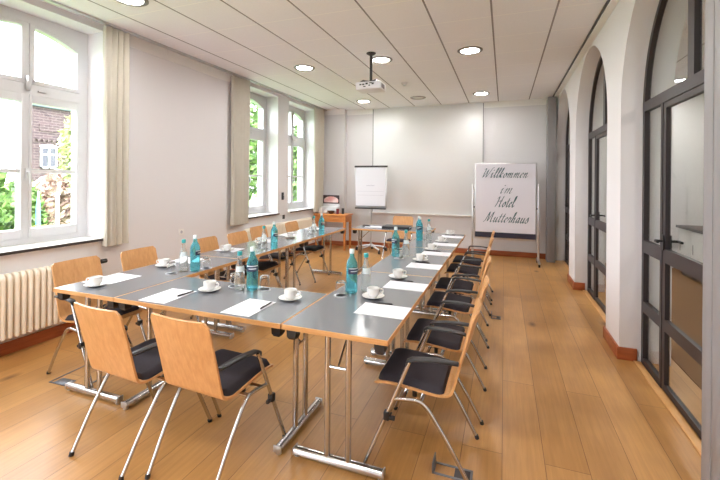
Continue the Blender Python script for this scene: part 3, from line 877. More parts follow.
# word extents read off the photograph in metres
for wd, cx, base, xh, width, pen in (('Willkommen', 0.012, 1.575, 0.088, 0.78, 0.27), ('im', 0.045, 1.285, 0.092, 0.20, 0.27), ('Hotel', 0.03, 1.03, 0.098, 0.38, 0.27), ('Mutterhaus', 0.028, 0.745, 0.095, 0.78, 0.27)):
    script_word(wd, cx, base, xh, width, -0.0162, M['ink'], bd, pen)
for x, zt in ((-0.56, 1.45), (0.585, 1.45)):
    pm = MB().box(x - 0.018, x + 0.018, -0.03, 0.03, 0.09, zt, 0.005).build('post', M['alu'], t)
    MB().box(x - 0.02, x + 0.02, -0.25, 0.25, 0.055, 0.09, 0.006).build('foot', M['alu'], pm)
    for yy in (-0.22, 0.22):
        MB().tube([(x - 0.014, yy, 0.028), (x + 0.014, yy, 0.028)], 0.028, 16).build('castor', M['black_plastic'], pm)
MB().box(-0.56, -0.52, -0.008, 0.008, 1.0, 1.03).box(0.548, 0.585, -0.008, 0.008, 1.0, 1.03).build('clamp', M['black_plastic'], t, smooth=0)

# flipchart
t = thing('flipchart', 'white flipchart on a castor base beside the side table', 'flipchart', (-2.63, 7.74, 0))
bd = MB().box(-0.345, 0.345, 0.0, 0.018, 0.93, 1.80, 0.003).build('board', M['alu'], t)
MB().box(-0.33, 0.32, -0.012, -0.001, 0.97, 1.775).build('paper_pad', M['paper'], bd, smooth=0)
MB().box(-0.365, 0.365, -0.02, 0.012, 1.775, 1.815, 0.005).build('clamp_bar', M['anthracite'], bd)
MB().box(-0.33, 0.34, -0.07, 0.0, 0.905, 0.93, 0.004).build('pen_tray', M['black_plastic'], bd)
m = MB()
for k in range(6): m.box(-0.09 + 0.03 * k, -0.07 + 0.03 * k, -0.0135, -0.0122, 1.385 + 0.006 * (k % 2), 1.40 + 0.006 * (k % 2))
for z in (1.27, 1.19): m.box(-0.30, 0.29, -0.0132, -0.0122, z, z + 0.004)
m.build('pad_marks', M['faint_ink'], bd, smooth=0)
MB().tube([(0, 0.035, 0.12), (0, 0.035, 1.1)], 0.018, 14).build('pole', M['alu'], t)
m = MB(); cs = MB()
base = []
for k in range(5):
    a = 2 * PI * k / 5 + 0.55
    m.tube([(0, 0.035, 0.14), (0.2 * math.cos(a), 0.035 + 0.2 * math.sin(a), 0.11), (0.33 * math.cos(a), 0.035 + 0.33 * math.sin(a), 0.085)], [0.022, 0.018, 0.014], 10)
m.tube([(0, 0.035, 0.10), (0, 0.035, 0.17)], 0.035, 16)
bs = m.build('base', M['alu'], t)
for k in range(5):
    a = 2 * PI * k / 5 + 0.55
    px, py = 0.33 * math.cos(a), 0.035 + 0.33 * math.sin(a)
    MB().tube([(px - 0.018, py, 0.035), (px + 0.018, py, 0.035)], 0.035, 16).tube([(px, py, 0.05), (px, py, 0.085)], 0.01, 8).build('castor', M['black_plastic'], bs)

# ------------------------------------------------------------------ side table with its tea things
t = thing('side_table', 'honey pine side table in the far left corner', 'table', (-3.53, 7.84, 0))
MB().box(-0.38, 0.38, -0.22, 0.22, 0.735, 0.765, 0.006).build('tabletop', M['pine'], t)
MB().box(-0.36, 0.36, -0.185, 0.185, 0.60, 0.735).build('apron', M['pine'], t, smooth=0)
dr = MB().box(-0.22, 0.22, -0.192, -0.1855, 0.62, 0.72, 0.002).build('drawer', M['pine'], t)
MB().lathe([(0.006, 0), (0.014, 0.012), (0.0, 0.018)], 12).xf(Matrix.Translation((0, -0.192, 0.67)) @ Matrix.Rotation(PI / 2, 4, 'X')).build('knob', M['pine'], dr)
for sx in (-1, 1):
    for sy in (-1, 1):
        MB().prism([(-0.026, 0), (0.026, 0), (0.026, 0), (-0.026, 0)], 'Z', 0, 0.01).bm.free()
        m = MB()
        rows = []
        for z, h in ((0.0, 0.016), (0.45, 0.024), (0.60, 0.026)):
            rows.append([(sx * 0.335 - h, sy * 0.16 - h, z), (sx * 0.335 + h, sy * 0.16 - h, z), (sx * 0.335 + h, sy * 0.16 + h, z), (sx * 0.335 - h, sy * 0.16 + h, z)])
        V = m.grid(rows, close_v=True); m.bm.faces.new(V[0][::-1]); m.bm.faces.new(V[-1])
        m.build('leg', M['pine'], t, smooth=0)
TZ = 0.7655
t = thing('tea_display', 'white tea display box with raised dark-framed lid on the side table', 'box', (-3.64, 7.90, TZ))
MB().box(-0.20, 0.20, -0.06, 0.06, 0.0, 0.15, 0.004).build('body', M['proj_white'], t)
lid = MB().box(-0.20, 0.20, 0.062, 0.085, 0.0, 0.40, 0.004).build('lid', M['proj_white'], t)
MB().box(-0.20, 0.20, 0.052, 0.062, 0.21, 0.40, 0.004).build('lid_frame', M['tea_dark'], lid)
m = MB(); pl = [(-0.17, 0.235)] + [(0.175 * math.cos(PI - PI * k / 14), 0.285 + 0.085 * math.sin(PI - PI * k / 14)) for k in range(15)] + [(0.17, 0.235)]
m.prism(pl, 'Y', 0.046, 0.0515).build('lid_print', M['pink'], lid, smooth=0)
def small(name, lab, cat, x, y, mb, mat):
    o = mb.build(name, mat); o.location = (x, y, TZ + 0.0005); tag(o, lab, cat); return o
small('bowl', 'dark round bowl in front of the tea display box', 'bowl', -3.55, 7.76, MB().lathe([(0.03, 0), (0.05, 0.01), (0.075, 0.05), (0.078, 0.065), (0.073, 0.065), (0.045, 0.015), (0.0, 0.012)], 24), M['tea_dark'])
small('milk_jug', 'small white jug at the left end of the side table', 'jug', -3.81, 7.77, MB().lathe([(0.035, 0), (0.045, 0.02), (0.045, 0.08), (0.032, 0.11), (0.036, 0.13), (0.031, 0.13), (0.028, 0.11), (0.04, 0.08), (0.0, 0.01)], 20), M['porcelain'])
small('tea_caddy', 'dark red tin on the side table right of the dark bowl', 'tin', -3.41, 7.79, MB().lathe([(0.03, 0), (0.03, 0.085), (0.033, 0.086), (0.033, 0.11), (0.0, 0.115)], 20), M['red'])
small('sugar_bowl', 'white sugar bowl between jug and dark bowl on the side table', 'bowl', -3.68, 7.77, MB().lathe([(0.025, 0), (0.045, 0.02), (0.048, 0.05), (0.04, 0.065), (0.015, 0.075), (0.012, 0.09), (0.0, 0.092)], 20), M['porcelain'])
small('coffee_tin', 'black tin at the right end of the side table', 'tin', -3.31, 7.85, MB().lathe([(0.028, 0), (0.028, 0.10), (0.031, 0.101), (0.031, 0.12), (0.0, 0.122)], 20), M['black_plastic'])

# ------------------------------------------------------------------ tables
TT = 0.74
def make_table(L, W, inset=0.085):
    """long axis local X; T legs at both ends with feet along local Y"""
    t = thing('conference_table', 'x', 'table', (0, 0, 0), group='grey conference tables')
    tp = MB().box(-L / 2 + 0.006, L / 2 - 0.006, -W / 2 + 0.006, W / 2 - 0.006, TT - 0.026, TT, 0.0).build('tabletop', M['laminate'], t, smooth=0)
    m = MB()
    e = 0.0062
    m.box(-L / 2, L / 2, -W / 2, -W / 2 + e, TT - 0.027, TT - 0.0004, 0.0015, 1)
    m.box(-L / 2, L / 2, W / 2 - e, W / 2, TT - 0.027, TT - 0.0004, 0.0015, 1)
    m.box(-L / 2, -L / 2 + e, -W / 2, W / 2, TT - 0.027, TT - 0.0004, 0.0015, 1)
    m.box(L / 2 - e, L / 2, -W / 2, W / 2, TT - 0.027, TT - 0.0004, 0.0015, 1)
    m.build('edge_strip', M['beech_edge'], tp)
    for sx in (-1, 1):
        x = sx * (L / 2 - inset)
        m = MB()
        for y in (-0.06, 0.06): m.tube([(x, y, 0.045), (x, y, TT - 0.03)], 0.0165, 14)
        lg = m.build('leg', M['chrome'], t)
        b = MB()
        rows = []
        prof = [(-0.024, 0.018), (-0.024, 0.032), (-0.016, 0.046), (0.0, 0.051), (0.016, 0.046), (0.024, 0.032), (0.024, 0.018)]
        b.prism([(x + p[0], p[1]) for p in prof], 'Y', -0.25, 0.25)
        b.build('foot', M['chrome'], lg, smooth=50)
        for sg in (-1, 1):
            g = MB()
            y, e_ = sg * 0.25, sg * 0.258
            g.box(x - 0.025, x + 0.025, min(y, e_), max(y, e_), 0.012, 0.05, 0.003)
            g.tube([(x, sg * 0.24, 0.0), (x, sg * 0.24, 0.019)], [0.016, 0.019], 12)
            g.tube([(x, sg * 0.24, 0.015), (x, sg * 0.254, 0.015)], 0.006, 8)
            g.build('foot_cap', M['alu'], lg)
        s = MB()
        s.tube([(x, -0.06, 0.52), (x, 0.06, 0.52)], 0.007, 8)
        s.tube([(x, 0.0, 0.52), (x - sx * 0.20, 0.0, TT - 0.035)], 0.006, 8)
        s.box(x - 0.02, x + 0.02, -0.22, 0.22, TT - 0.036, TT - 0.027)
        s.build('brace', M['chrome'], lg)
        for y in (-W / 2 + 0.05, W / 2 - 0.05):
            q = MB()
            rows = [[(sx * (L / 2 - 0.045) + dx * w, y + dy * w, z) for dx, dy in ((-1, -1), (1, -1), (1, 1), (-1, 1))] for z, w in ((TT - 0.085, 0.018), (TT - 0.07, 0.026), (TT - 0.027, 0.028))]
            V = q.grid(rows, close_v=True); q.bm.faces.new(V[0][::-1]); q.bm.faces.new(V[-1])
            q.build('corner_bumper', M['black_plastic'], t, smooth=0)
    return t
LROW, WID = 1.318, 0.594
tables = []
proto = make_table(LROW, WID)
yc = [1.80 + 0.66 + 1.32 * k for k in range(3)]
RXC, LXC = -0.815, -2.66
proto.location = (RXC, yc[0], 0); proto.rotation_euler = (0, 0, PI / 2)
proto['label'] = 'front grey-topped table of the right row, nearest the camera'
dup(proto, (RXC, yc[1], 0), PI / 2, 'middle grey-topped table of the right row')
dup(proto, (RXC, yc[2], 0), PI / 2, 'far grey-topped table of the right row, toward the welcome board')
dup(proto, (LXC, yc[0], 0), PI / 2, 'front grey-topped table of the left row by the nearest radiator')
dup(proto, (LXC, yc[1], 0), PI / 2, 'middle grey-topped table of the left row along the window wall')
dup(proto, (LXC, yc[2], 0), PI / 2, 'far grey-topped table of the left row near the side table')
p2 = make_table(1.246, 0.60, 0.042)
p2.location = (-1.7375, 2.10, 0)
p2['label'] = 'grey-topped cross table in front, between the left and right rows'
dup(p2, (-1.665, 6.075, 0), 0, 'grey-topped cross table at the far end, carrying the black folder')

# ------------------------------------------------------------------ chairs
def shell_profile():
    raw = [(0.240, 0.414), (0.227, 0.430), (0.17, 0.440), (0.08, 0.436), (0.0, 0.428), (-0.08, 0.419), (-0.135, 0.420),
           (-0.168, 0.440), (-0.187, 0.495), (-0.212, 0.59), (-0.246, 0.71), (-0.282, 0.842)]
    pts = catmull([(0, p[0], p[1]) for p in raw], 5)
    return pts
def chair_shell():
    P = shell_profile()
    S = [0]
    for i in range(1, len(P)): S.append(S[-1] + (P[i] - P[i - 1]).length)
    tot = S[-1]
    nx = 16
    rows = []
    for i, p in enumerate(P):
        f = S[i] / tot
        hw = 0.203 - 0.012 * max(0.0, min(1.0, (f - 0.32) / 0.15))
        for d in (S[i], tot - S[i]):
            r = 0.042 if d == S[i] else 0.022
            if d < r: hw -= r - math.sqrt(max(0, r * r - (r - d) ** 2))
        back = max(0.0, min(1.0, (p.z - 0.50) / 0.2))
        row = []
        for k in range(nx + 1):
            x = hw * (2 * k / nx - 1)
            row.append((x, p.y + back * 0.028 * (x / 0.22) ** 2 - back * 0.014, p.z - (1 - back) * 0.0))
        rows.append(row)
    return MB().slab(rows, -0.011)
def chair_pad():
    P = [p for p in shell_profile() if p.z < 0.445 and -0.13 < p.y < 0.229]
    n = len(P); nx = 16
    top = []; bot = []
    for i, p in enumerate(P):
        f = i / (n - 1)
        hw = 0.192 - 0.03 * (max(0, 1 - f / 0.12)) ** 2 - 0.02 * (max(0, (f - 0.88) / 0.12)) ** 2
        tr, br = [], []
        for k in range(nx + 1):
            u = 2 * k / nx - 1
            edge = min(1.0, min(1 - abs(u), 2 * min(f, 1 - f) * 1.2) / 0.14)
            h = 0.012 + 0.026 * math.sqrt(max(0.0, 1 - (1 - edge) ** 2))
            tr.append((hw * u, p.y, p.z + h)); br.append((hw * u, p.y, p.z + 0.0008))
        top.append(tr); bot.append(br)
    m = MB()
    A = m.grid(top); B = m.grid(bot, flip=True)
    ring = [(0, j) for j in range(nx + 1)] + [(i, nx) for i in range(1, n)] + [(n - 1, j) for j in range(nx - 1, -1, -1)] + [(i, 0) for i in range(n - 2, 0, -1)]
    for k in range(len(ring)):
        a, b = ring[k], ring[(k + 1) % len(ring)]
        m.bm.faces.new((A[a[0]][a[1]], B[a[0]][a[1]], B[b[0]][b[1]], A[b[0]][b[1]]))
    return m
def make_chair():
    t = thing('conference_chair', 'x', 'chair', (0, 0, 0), group='beech conference chairs')
    chair_shell().build('shell', M['beech'], t, smooth=50)
    chair_pad().build('seat_pad', M['pad'], t, smooth=60)
    for sx in (-1, 1):
        ft, at = Vector((sx * 0.247, 0.280, 0.0)), Vector((sx * 0.234, 0.040, 0.590))
        fl = MB().tube([ft + Vector((0, 0, 0.012)), ft.lerp(at, 0.5), at], 0.0105, 12).build('front_leg', M['chrome'], t)
        MB().tube([ft + (at - ft) * 0.002, ft + (at - ft) * 0.028], 0.0125, 12).build('foot_cap', M['black_plastic'], fl)
        c = ft.lerp(at, 0.52)
        MB().box(c.x - 0.016, c.x + 0.016, c.y - 0.014, c.y + 0.016, c.z - 0.03, c.z + 0.014, 0.004).box(c.x - 0.008, c.x + 0.008, c.y - 0.042, c.y + 0.0, c.z - 0.028, c.z - 0.008, 0.003).build('row_connector', M['black_plastic'], fl)
        j = ft.lerp(at, 0.66)
        raw = [(j.x, j.y, j.z), (sx * 0.228, 0.06, 0.392), (sx * 0.222, 0.0, 0.391), (sx * 0.220, -0.035, 0.374), (sx * 0.217, -0.075, 0.325), (sx * 0.212, -0.165, 0.185), (sx * 0.206, -0.257, 0.02), (sx * 0.205, -0.262, 0.01)]
        rl = MB().tube(catmull(raw, 5), 0.0105, 12).build('rear_leg', M['chrome'], t)
        MB().tube([(sx * 0.2045, -0.267, 0.0), (sx * 0.2055, -0.261, 0.02)], 0.0125, 12).build('foot_cap', M['black_plastic'], rl)
        # armrest
        rows = []
        prof = [(-1, -0.4), (-1, 0.4), (-0.75, 0.9), (0, 1.1), (0.75, 0.9), (1, 0.4), (1, -0.4), (0.7, -0.8), (0, -0.9), (-0.7, -0.8)]
        path = [(0.060, 0.572, 0.012), (0.054, 0.590, 0.019), (0.032, 0.602, 0.0215), (-0.03, 0.607, 0.0225), (-0.09, 0.609, 0.022), (-0.15, 0.606, 0.020), (-0.194, 0.602, 0.016), (-0.20, 0.600, 0.010)]
        for (y, z, w) in path:
            rows.append([(sx * (0.234 - 0.036 * (0.08 - y) / 0.27) + p[0] * w, y, z + p[1] * 0.0085) for p in prof])
        m = MB(); V = m.grid(rows, close_v=True); m.bm.faces.new(V[0][::-1]); m.bm.faces.new(V[-1])
        m.build('armrest', M['black_plastic'], t, smooth=60)
    m = MB()
    m.tube([(-0.232, 0.075, 0.392), (0.232, 0.075, 0.392)], 0.0105, 10)
    m.tube([(-0.222, -0.015, 0.388), (0.222, -0.015, 0.388)], 0.0105, 10)
    for sx in (-1, 1):
        m.box(sx * 0.12 - 0.02, sx * 0.12 + 0.02, -0.05, 0.12, 0.396, 0.410)
    m.build('under_frame', M['chrome'], t)
    for sx in (-1, 1): MB().tube([(sx * 0.15, 0.03, 0.415), (sx * 0.15, 0.03, 0.375)], 0.012, 10).build('stacking_buffer', M['black_plastic'], t)
    return t
ch0 = make_chair()
used = False
def place_chair(x, y, rz, label, group):
    global used
    if not used:
        ch0.location = (x, y, 0); ch0.rotation_euler = (0, 0, rz); ch0['label'] = label; ch0['group'] = group; used = True; return ch0
    return dup(ch0, (x, y, 0), rz, label, group)
ORD = ['nearest the camera', 'second from the camera', 'third from the camera', 'fourth from the camera', 'fifth from the camera', 'at the far end']
GR, GL_ = 'chairs along the right table row', 'chairs along the left table row'
RY = [2.178, 2.74, 3.50, 4.06, 4.81, 5.38]
RYAW = [0.0, 0.0, -0.01, 0.01, 0.0, 0.0]
for k in range(6):
    place_chair(-0.405 + (0.0, 0.02, 0.012, -0.01, 0.0, 0.0)[k], RY[k], PI / 2 + RYAW[k], 'beech and charcoal armchair on the right side of the tables, ' + ORD[k], GR)
LY = [2.182, 2.73, 3.52, 4.04, 4.66, 5.36]
LXO = [-3.02, -2.98, -2.90, -2.87, -3.00, -2.87]
LYAW = [0.0, 0.02, 0.03, 0.02, 0.0, 0.02]
for k in range(6):
    place_chair(LXO[k], LY[k], -PI / 2 + LYAW[k], 'beech armchair on the window side of the tables, ' + ORD[k], GL_)
place_chair(-1.975, 1.69, math.radians(-4), 'beech armchair seen from behind at the front table, left of the pair', 'chairs at the front table')
place_chair(-1.457, 1.722, math.radians(-3), 'beech armchair seen from behind at the front table, right of the pair', 'chairs at the front table')
place_chair(-1.75, 6.76, PI, 'beech chair alone behind the far cross table, facing the camera', 'chair at the far table')

# ------------------------------------------------------------------ things on the tables
Z0 = TT + 0.0006
def paper(x, y, rz, sx, sy, label):
    o = MB().box(-sx / 2, sx / 2, -sy / 2, sy / 2, 0, 0.0012).build('paper_sheet', M['paper'], smooth=0)
    o.location = (x, y, Z0); o.rotation_euler = (0, 0, rz)
    tag(o, label, 'paper', 'white paper sheets on the tables'); return o
def make_pen():
    t = thing('pen', 'x', 'pen', (0, 0, 0), group='black pens on the tables')
    MB().tube([(-0.07, 0, 0.005), (-0.062, 0, 0.005), (0.05, 0, 0.005), (0.066, 0, 0.005), (0.07, 0, 0.005)], [0.003, 0.005, 0.005, 0.002, 0.001], 10).build('barrel', M['black_plastic'], t)
    MB().box(-0.066, -0.025, -0.0015, 0.0015, 0.0102, 0.0118).build('clip', M['anthracite'], t, smooth=0)
    return t
pen0 = make_pen(); pen_used = False
def pen(x, y, rz, label, z=Z0 + 0.0014):
    global pen_used
    if not pen_used:
        pen0.location = (x, y, z); pen0.rotation_euler = (0, 0, rz); pen0['label'] = label; pen_used = True
    else: dup(pen0, (x, y, z), rz, label)
def make_saucer():
    return tag(MB().lathe([(0.030, 0.0), (0.034, 0.003), (0.055, 0.008), (0.073, 0.016), (0.0745, 0.0175), (0.072, 0.0185), (0.053, 0.0115), (0.033, 0.0065), (0.0, 0.006)], 32).build('saucer', M['porcelain'], smooth=60), 'x', 'saucer', 'white saucers')
def make_cup():
    t = thing('coffee_cup', 'x', 'cup', (0, 0, 0), group='white coffee cups')
    MB().lathe([(0.022, 0.0), (0.024, 0.004), (0.034, 0.012), (0.040, 0.030), (0.0425, 0.058), (0.0410, 0.0590), (0.0385, 0.031), (0.032, 0.014), (0.0, 0.008)], 32).build('bowl', M['porcelain'], t, smooth=60)
    MB().tube(catmull([(0.039, 0, 0.046), (0.056, 0, 0.050), (0.066, 0, 0.040), (0.060, 0, 0.024), (0.036, 0, 0.017)], 5), 0.0042, 8).build('handle', M['porcelain'], t)
    return t
sau0, cup0 = make_saucer(), make_cup(); cs_used = False
def coffee(x, y, rz, where):
    global cs_used
    zc = Z0 + 0.0
    ls, lc = 'white saucer ' + where, 'white coffee cup on a saucer ' + where
    if not cs_used:
        sau0.location = (x, y, zc); sau0['label'] = ls
        cup0.location = (x, y, zc + 0.0067); cup0.rotation_euler = (0, 0, rz); cup0['label'] = lc; cs_used = True
    else:
        s = sau0.copy(); COL.objects.link(s); s.location = (x, y, zc); s['label'] = ls
        dup(cup0, (x, y, zc + 0.0067), rz, lc)
def make_teal():
    t = thing('water_bottle', 'x', 'bottle', (0, 0, 0), group='teal water bottles')
    MB().lathe([(0.030, 0.0), (0.036, 0.004), (0.039, 0.015), (0.039, 0.06), (0.0375, 0.07), (0.039, 0.08), (0.039, 0.19), (0.036, 0.207), (0.026, 0.228), (0.0165, 0.246), (0.0145, 0.275), (0.0155, 0.277), (0.0155, 0.282), (0.0135, 0.284), (0.0, 0.284)], 28).build('bottle_body', M['teal_glass'], t, smooth=50)
    MB().lathe([(0.0165, 0.270), (0.0165, 0.296), (0.0145, 0.299), (0.0, 0.299)], 20).build('cap', M['label_light'], t)
    lb = MB().lathe([(0.0394, 0.135), (0.0398, 0.135), (0.0398, 0.178), (0.0394, 0.178)], 18, a0=-1.15, a1=1.15).build('label', M['label_dark'], t)
    MB().lathe([(0.0400, 0.168), (0.0403, 0.168), (0.0403, 0.175), (0.0400, 0.175)], 16, a0=-1.1, a1=1.1).lathe([(0.0400, 0.150), (0.0403, 0.150), (0.0403, 0.156), (0.0400, 0.156)], 12, a0=-0.7, a1=0.7).build('label_band', M['label_light'], lb)
    return t
def make_clear():
    t = thing('water_bottle', 'x', 'bottle', (0, 0, 0), group='clear water bottles')
    MB().lathe([(0.027, 0.0), (0.033, 0.004), (0.036, 0.014), (0.0365, 0.05), (0.035, 0.11), (0.029, 0.15), (0.020, 0.185), (0.0145, 0.215), (0.0135, 0.24), (0.0155, 0.243), (0.0155, 0.25), (0.0, 0.252)], 28).build('bottle_body', M['clear_bottle'], t, smooth=50)
    MB().lathe([(0.0162, 0.238), (0.0168, 0.24), (0.0168, 0.262), (0.0145, 0.266), (0.0, 0.266)], 20).build('cap', M['teal_plastic'], t)
    MB().lathe([(0.0330, 0.128), (0.0334, 0.128), (0.0262, 0.165), (0.0258, 0.165)], 16, a0=-1.2, a1=1.2).build('label', M['label_light'], t)
    return t
def make_glass():
    o = MB().lathe([(0.036, 0.0), (0.0355, 0.05), (0.032, 0.088), (0.028, 0.094), (0.0, 0.095), (0.0, 0.086), (0.026, 0.084), (0.030, 0.078), (0.0335, 0.05), (0.0345, 0.0)], 28, cap0=False, cap1=False).build('drinking_glass', M['tumbler'], smooth=50)
    m = o.data
    return tag(o, 'x', 'glass', 'upturned drinking glasses')
def make_coaster():
    return tag(MB().lathe([(0.046, 0.0), (0.0465, 0.0012), (0.045, 0.0018), (0.0, 0.0018)], 32).build('coaster', M['paper']), 'x', 'coaster', 'white paper coasters')
tea0, cle0, gla0, coa0 = make_teal(), make_clear(), make_glass(), make_coaster()
first = {}
def put(key, src, x, y, z, rz, label):
    if key not in first:
        first[key] = 1; src.location = (x, y, z); src.rotation_euler = (0, 0, rz); src['label'] = label; return
    if src.type == 'EMPTY': dup(src, (x, y, z), rz, label)
    else:
        o = src.copy(); COL.objects.link(o); o.location = (x, y, z); o.rotation_euler = (0, 0, rz); o['label'] = label
def toward(x, y, off=0.0): return math.atan2(-y, -x) + off
def bottles(where, teal, clear, glasses, off=0.0):
    x, y = teal; put('t', tea0, x, y, Z0, toward(x, y, off), 'teal glass water bottle ' + where)
    x, y = clear; put('c', cle0, x, y, Z0, toward(x, y, 0.3), 'clear water bottle with teal cap ' + where)
    for k, (x, y) in enumerate(glasses):
        side = ['left of its bottles', 'right of its bottles'][k] if len(glasses) == 2 else 'beside its bottles'
        put('k', coa0, x, y, Z0, 0, 'white paper coaster %s, %s' % (side, where))
        put('g', gla0, x, y, Z0 + 0.0019, 0, 'upturned glass %s, %s' % (side, where))
bottles('on the front cross table', (-1.645, 2.285), (-1.735, 2.262), [(-1.815, 2.315), (-1.575, 2.33)])
bottles('on the left table row, nearest group', (-2.425, 2.575), (-2.50, 2.525), [(-2.53, 2.43), (-2.40, 2.68)], 1.2)
bottles('on the middle of the left table row', (-2.40, 3.73), (-2.44, 3.59), [(-2.54, 3.66)], 0.9)
bottles('on the far end of the left table row', (-2.40, 4.93), (-2.46, 4.81), [(-2.55, 4.88)], 0.9)
bottles('on the right table row, nearest group', (-0.975, 2.48), (-0.895, 2.545), [(-1.02, 2.395)], 0.5)
bottles('on the middle of the right table row', (-1.03, 3.83), (-0.935, 3.88), [(-0.975, 3.745)], -0.9)
bottles('on the far end of the right table row', (-1.015, 4.96), (-0.92, 5.08), [(-0.965, 5.18)], -0.9)
put('t', tea0, -1.06, 5.12, Z0, toward(-1.06, 5.12, 0.4), 'second teal water bottle behind the far group on the right row')

RC = [(-0.802, 2.425), (-0.783, 2.99), (-0.750, 3.70), (-0.755, 4.33), (-0.742, 4.94), (-0.728, 5.67)]
LC = [(-2.732, 1.95), (-2.79, 2.60), (-2.785, 3.42), (-2.76, 4.00), (-2.66, 4.52), (-2.69, 5.28)]
for k, (x, y) in enumerate(RC):
    w = 'on the right table row, ' + ORD[k]
    coffee(x, y, math.radians(25), w)
    paper(-0.668, (2.21, 2.785, 3.49, 4.13, 4.76, 5.45)[k], 0.0 + RYAW[k], 0.297, 0.21, 'white paper sheet ' + w)
    pen(-0.71, (2.318, 2.893, 3.598, 4.238, 4.868, 5.558)[k], PI + 0.05, 'black pen ' + w)
for k, (x, y) in enumerate(LC):
    w = 'on the left table row, ' + ORD[k]
    coffee(x, y, math.radians(205), w)
paper(-2.805, 2.13, 0.0, 0.25, 0.30, 'white paper sheet on the left table row, nearest the camera')
for k in range(1, 6):
    w = 'on the left table row, ' + ORD[k]
    paper(-2.805, (2.88, 3.48, 4.16, 4.73, 5.47)[k - 1], LYAW[k], 0.25, 0.21, 'white paper sheet ' + w)
coffee(-1.90, 2.155, math.radians(10), 'on the front cross table, left of the bottles')
coffee(-1.285, 2.19, math.radians(10), 'on the front cross table, right of the bottles')
paper(-2.07, 1.965, math.radians(2), 0.21, 0.285, 'white paper sheet on the front cross table, left one')
paper(-1.437, 1.968, math.radians(0), 0.20, 0.28, 'white paper sheet on the front cross table, right one')
pen(-1.985, 2.03, math.radians(86), 'black pen on the left sheet of the front cross table')
pen(-1.352, 2.02, math.radians(94), 'black pen on the right sheet of the front cross table')
# far table
t = thing('ring_binder', 'closed black folder lying on the far cross table', 'folder', (-1.62, 6.12, Z0), 0.03)
MB().box(-0.22, 0.22, -0.15, 0.15, 0.0, 0.006, 0.002).box(-0.22, 0.22, -0.15, 0.15, 0.026, 0.032, 0.002).box(-0.222, 0.222, -0.156, -0.148, 0.0, 0.032, 0.002).build('cover', M['black_plastic'], t)
MB().box(-0.21, 0.205, -0.14, 0.14, 0.0065, 0.0255).build('pages', M['paper'], t, smooth=0)
paper(-2.00, 6.10, 0.05, 0.30, 0.21, 'white paper sheet on the far cross table beside the black folder')
pen(-2.13, 6.08, 0.2, 'dark pen on the far cross table at its left end', Z0)
t = thing('remote_control', 'small grey remote lying on the far cross table, left of the paper', 'remote', (-2.17, 6.16, Z0), 0.1)
MB().box(-0.06, 0.06, -0.022, 0.022, 0, 0.016, 0.004).build('body', M['anthracite'], t)
MB().box(-0.04, 0.03, -0.012, 0.012, 0.0155, 0.018, 0.001).build('buttons', M['grey_metal'], t)

# ------------------------------------------------------------------ floor boxes
def floor_box(x, y, sx, sy, rz, label, open_lid=False):
    t = thing('floor_socket_box', label, 'floor socket', (x, y, 0), rz, group='metal floor socket boxes')
    m = MB(); e = 0.012
    m.box(-sx, sx, -sy, -sy + e, 0.0005, 0.006, 0.001, 1).box(-sx, sx, sy - e, sy, 0.0005, 0.006, 0.001, 1).box(-sx, -sx + e, -sy, sy, 0.0005, 0.006, 0.001, 1).box(sx - e, sx, -sy, sy, 0.0005, 0.006, 0.001, 1)
    m.build('frame', M['grey_metal'], t)
    if open_lid:
        MB().box(-sx, -sx + 0.008, -sy, sy, 0.006, 0.055, 0.002).build('raised_lid', M['grey_metal'], t)
        MB().box(sx * 0.1, sx - e, -sy + e, sy - e, 0.0005, 0.004).build('cover_plate', M['anthracite'], t, smooth=0)
    else:
        MB().box(-sx + e, sx - e, -sy + e, sy - e, 0.0004, 0.0022).build('wood_inlay', M['floor'], t, smooth=0)
        MB().box(-sx * 0.75, sx * 0.1, -sy * 0.95, -sy * 0.45, 0.0023, 0.007, 0.002).build('cable_flap', M['grey_metal'], t)
floor_box(-2.99, 2.04, 0.16, 0.14, 0.05, 'metal-edged floor box beside the front left table leg')
floor_box(-0.24, 2.06, 0.10, 0.045, 0.0, 'small grey floor box with raised lid under the front right chair', True)
floor_box(-0.075, 4.56, 0.05, 0.05, 0.0, 'small metal floor box behind the right chairs, halfway down the row', True)

# ------------------------------------------------------------------ outside
GZ = -1.0
struct(MB().box(XLO - 0.019, 20, -30, YN - 0.301, -0.2, -0.1).build('ground_bounce', M['wall'], smooth=0))  # unseen pale ground, added to reflect daylight through the rear window
struct(MB().box(-60, XLO - 0.02, -20, 60, GZ - 0.2, GZ).build('ground', M['grass'], smooth=0))
t = thing('brick_building', 'dark brick building with a white window across the garden', 'building', (-28, 15.7, GZ))
MB().box(-1.2, 0, 0.0, 12, 0, 7.05).build('wall', M['brick'], t, smooth=0)
m = MB()
m.box(0.0, 0.10, 0.0, 12, 4.95, 5.10)
for k in range(40): m.box(0.0, 0.10, 0.05 + 0.3 * k, 0.20 + 0.3 * k, 4.80, 4.95)
m.build('dentil_band', M['brick'], t, smooth=0)
MB().prism([(-0.15, 7.05), (12.15, 7.05), (12.15, 7.2), (-0.15, 7.2)], 'X', -1.3, 0.25).build('eaves', M['slate'], t, smooth=0)
m = MB(); V = m.grid([[(0.25, -0.15, 7.2), (0.25, 12.15, 7.2)], [(-0.5, -0.15, 7.5), (-0.5, 12.15, 7.5)], [(-1.3, -0.15, 7.2), (-1.3, 12.15, 7.2)]])
m.build('roof', M['slate'], t, smooth=0)
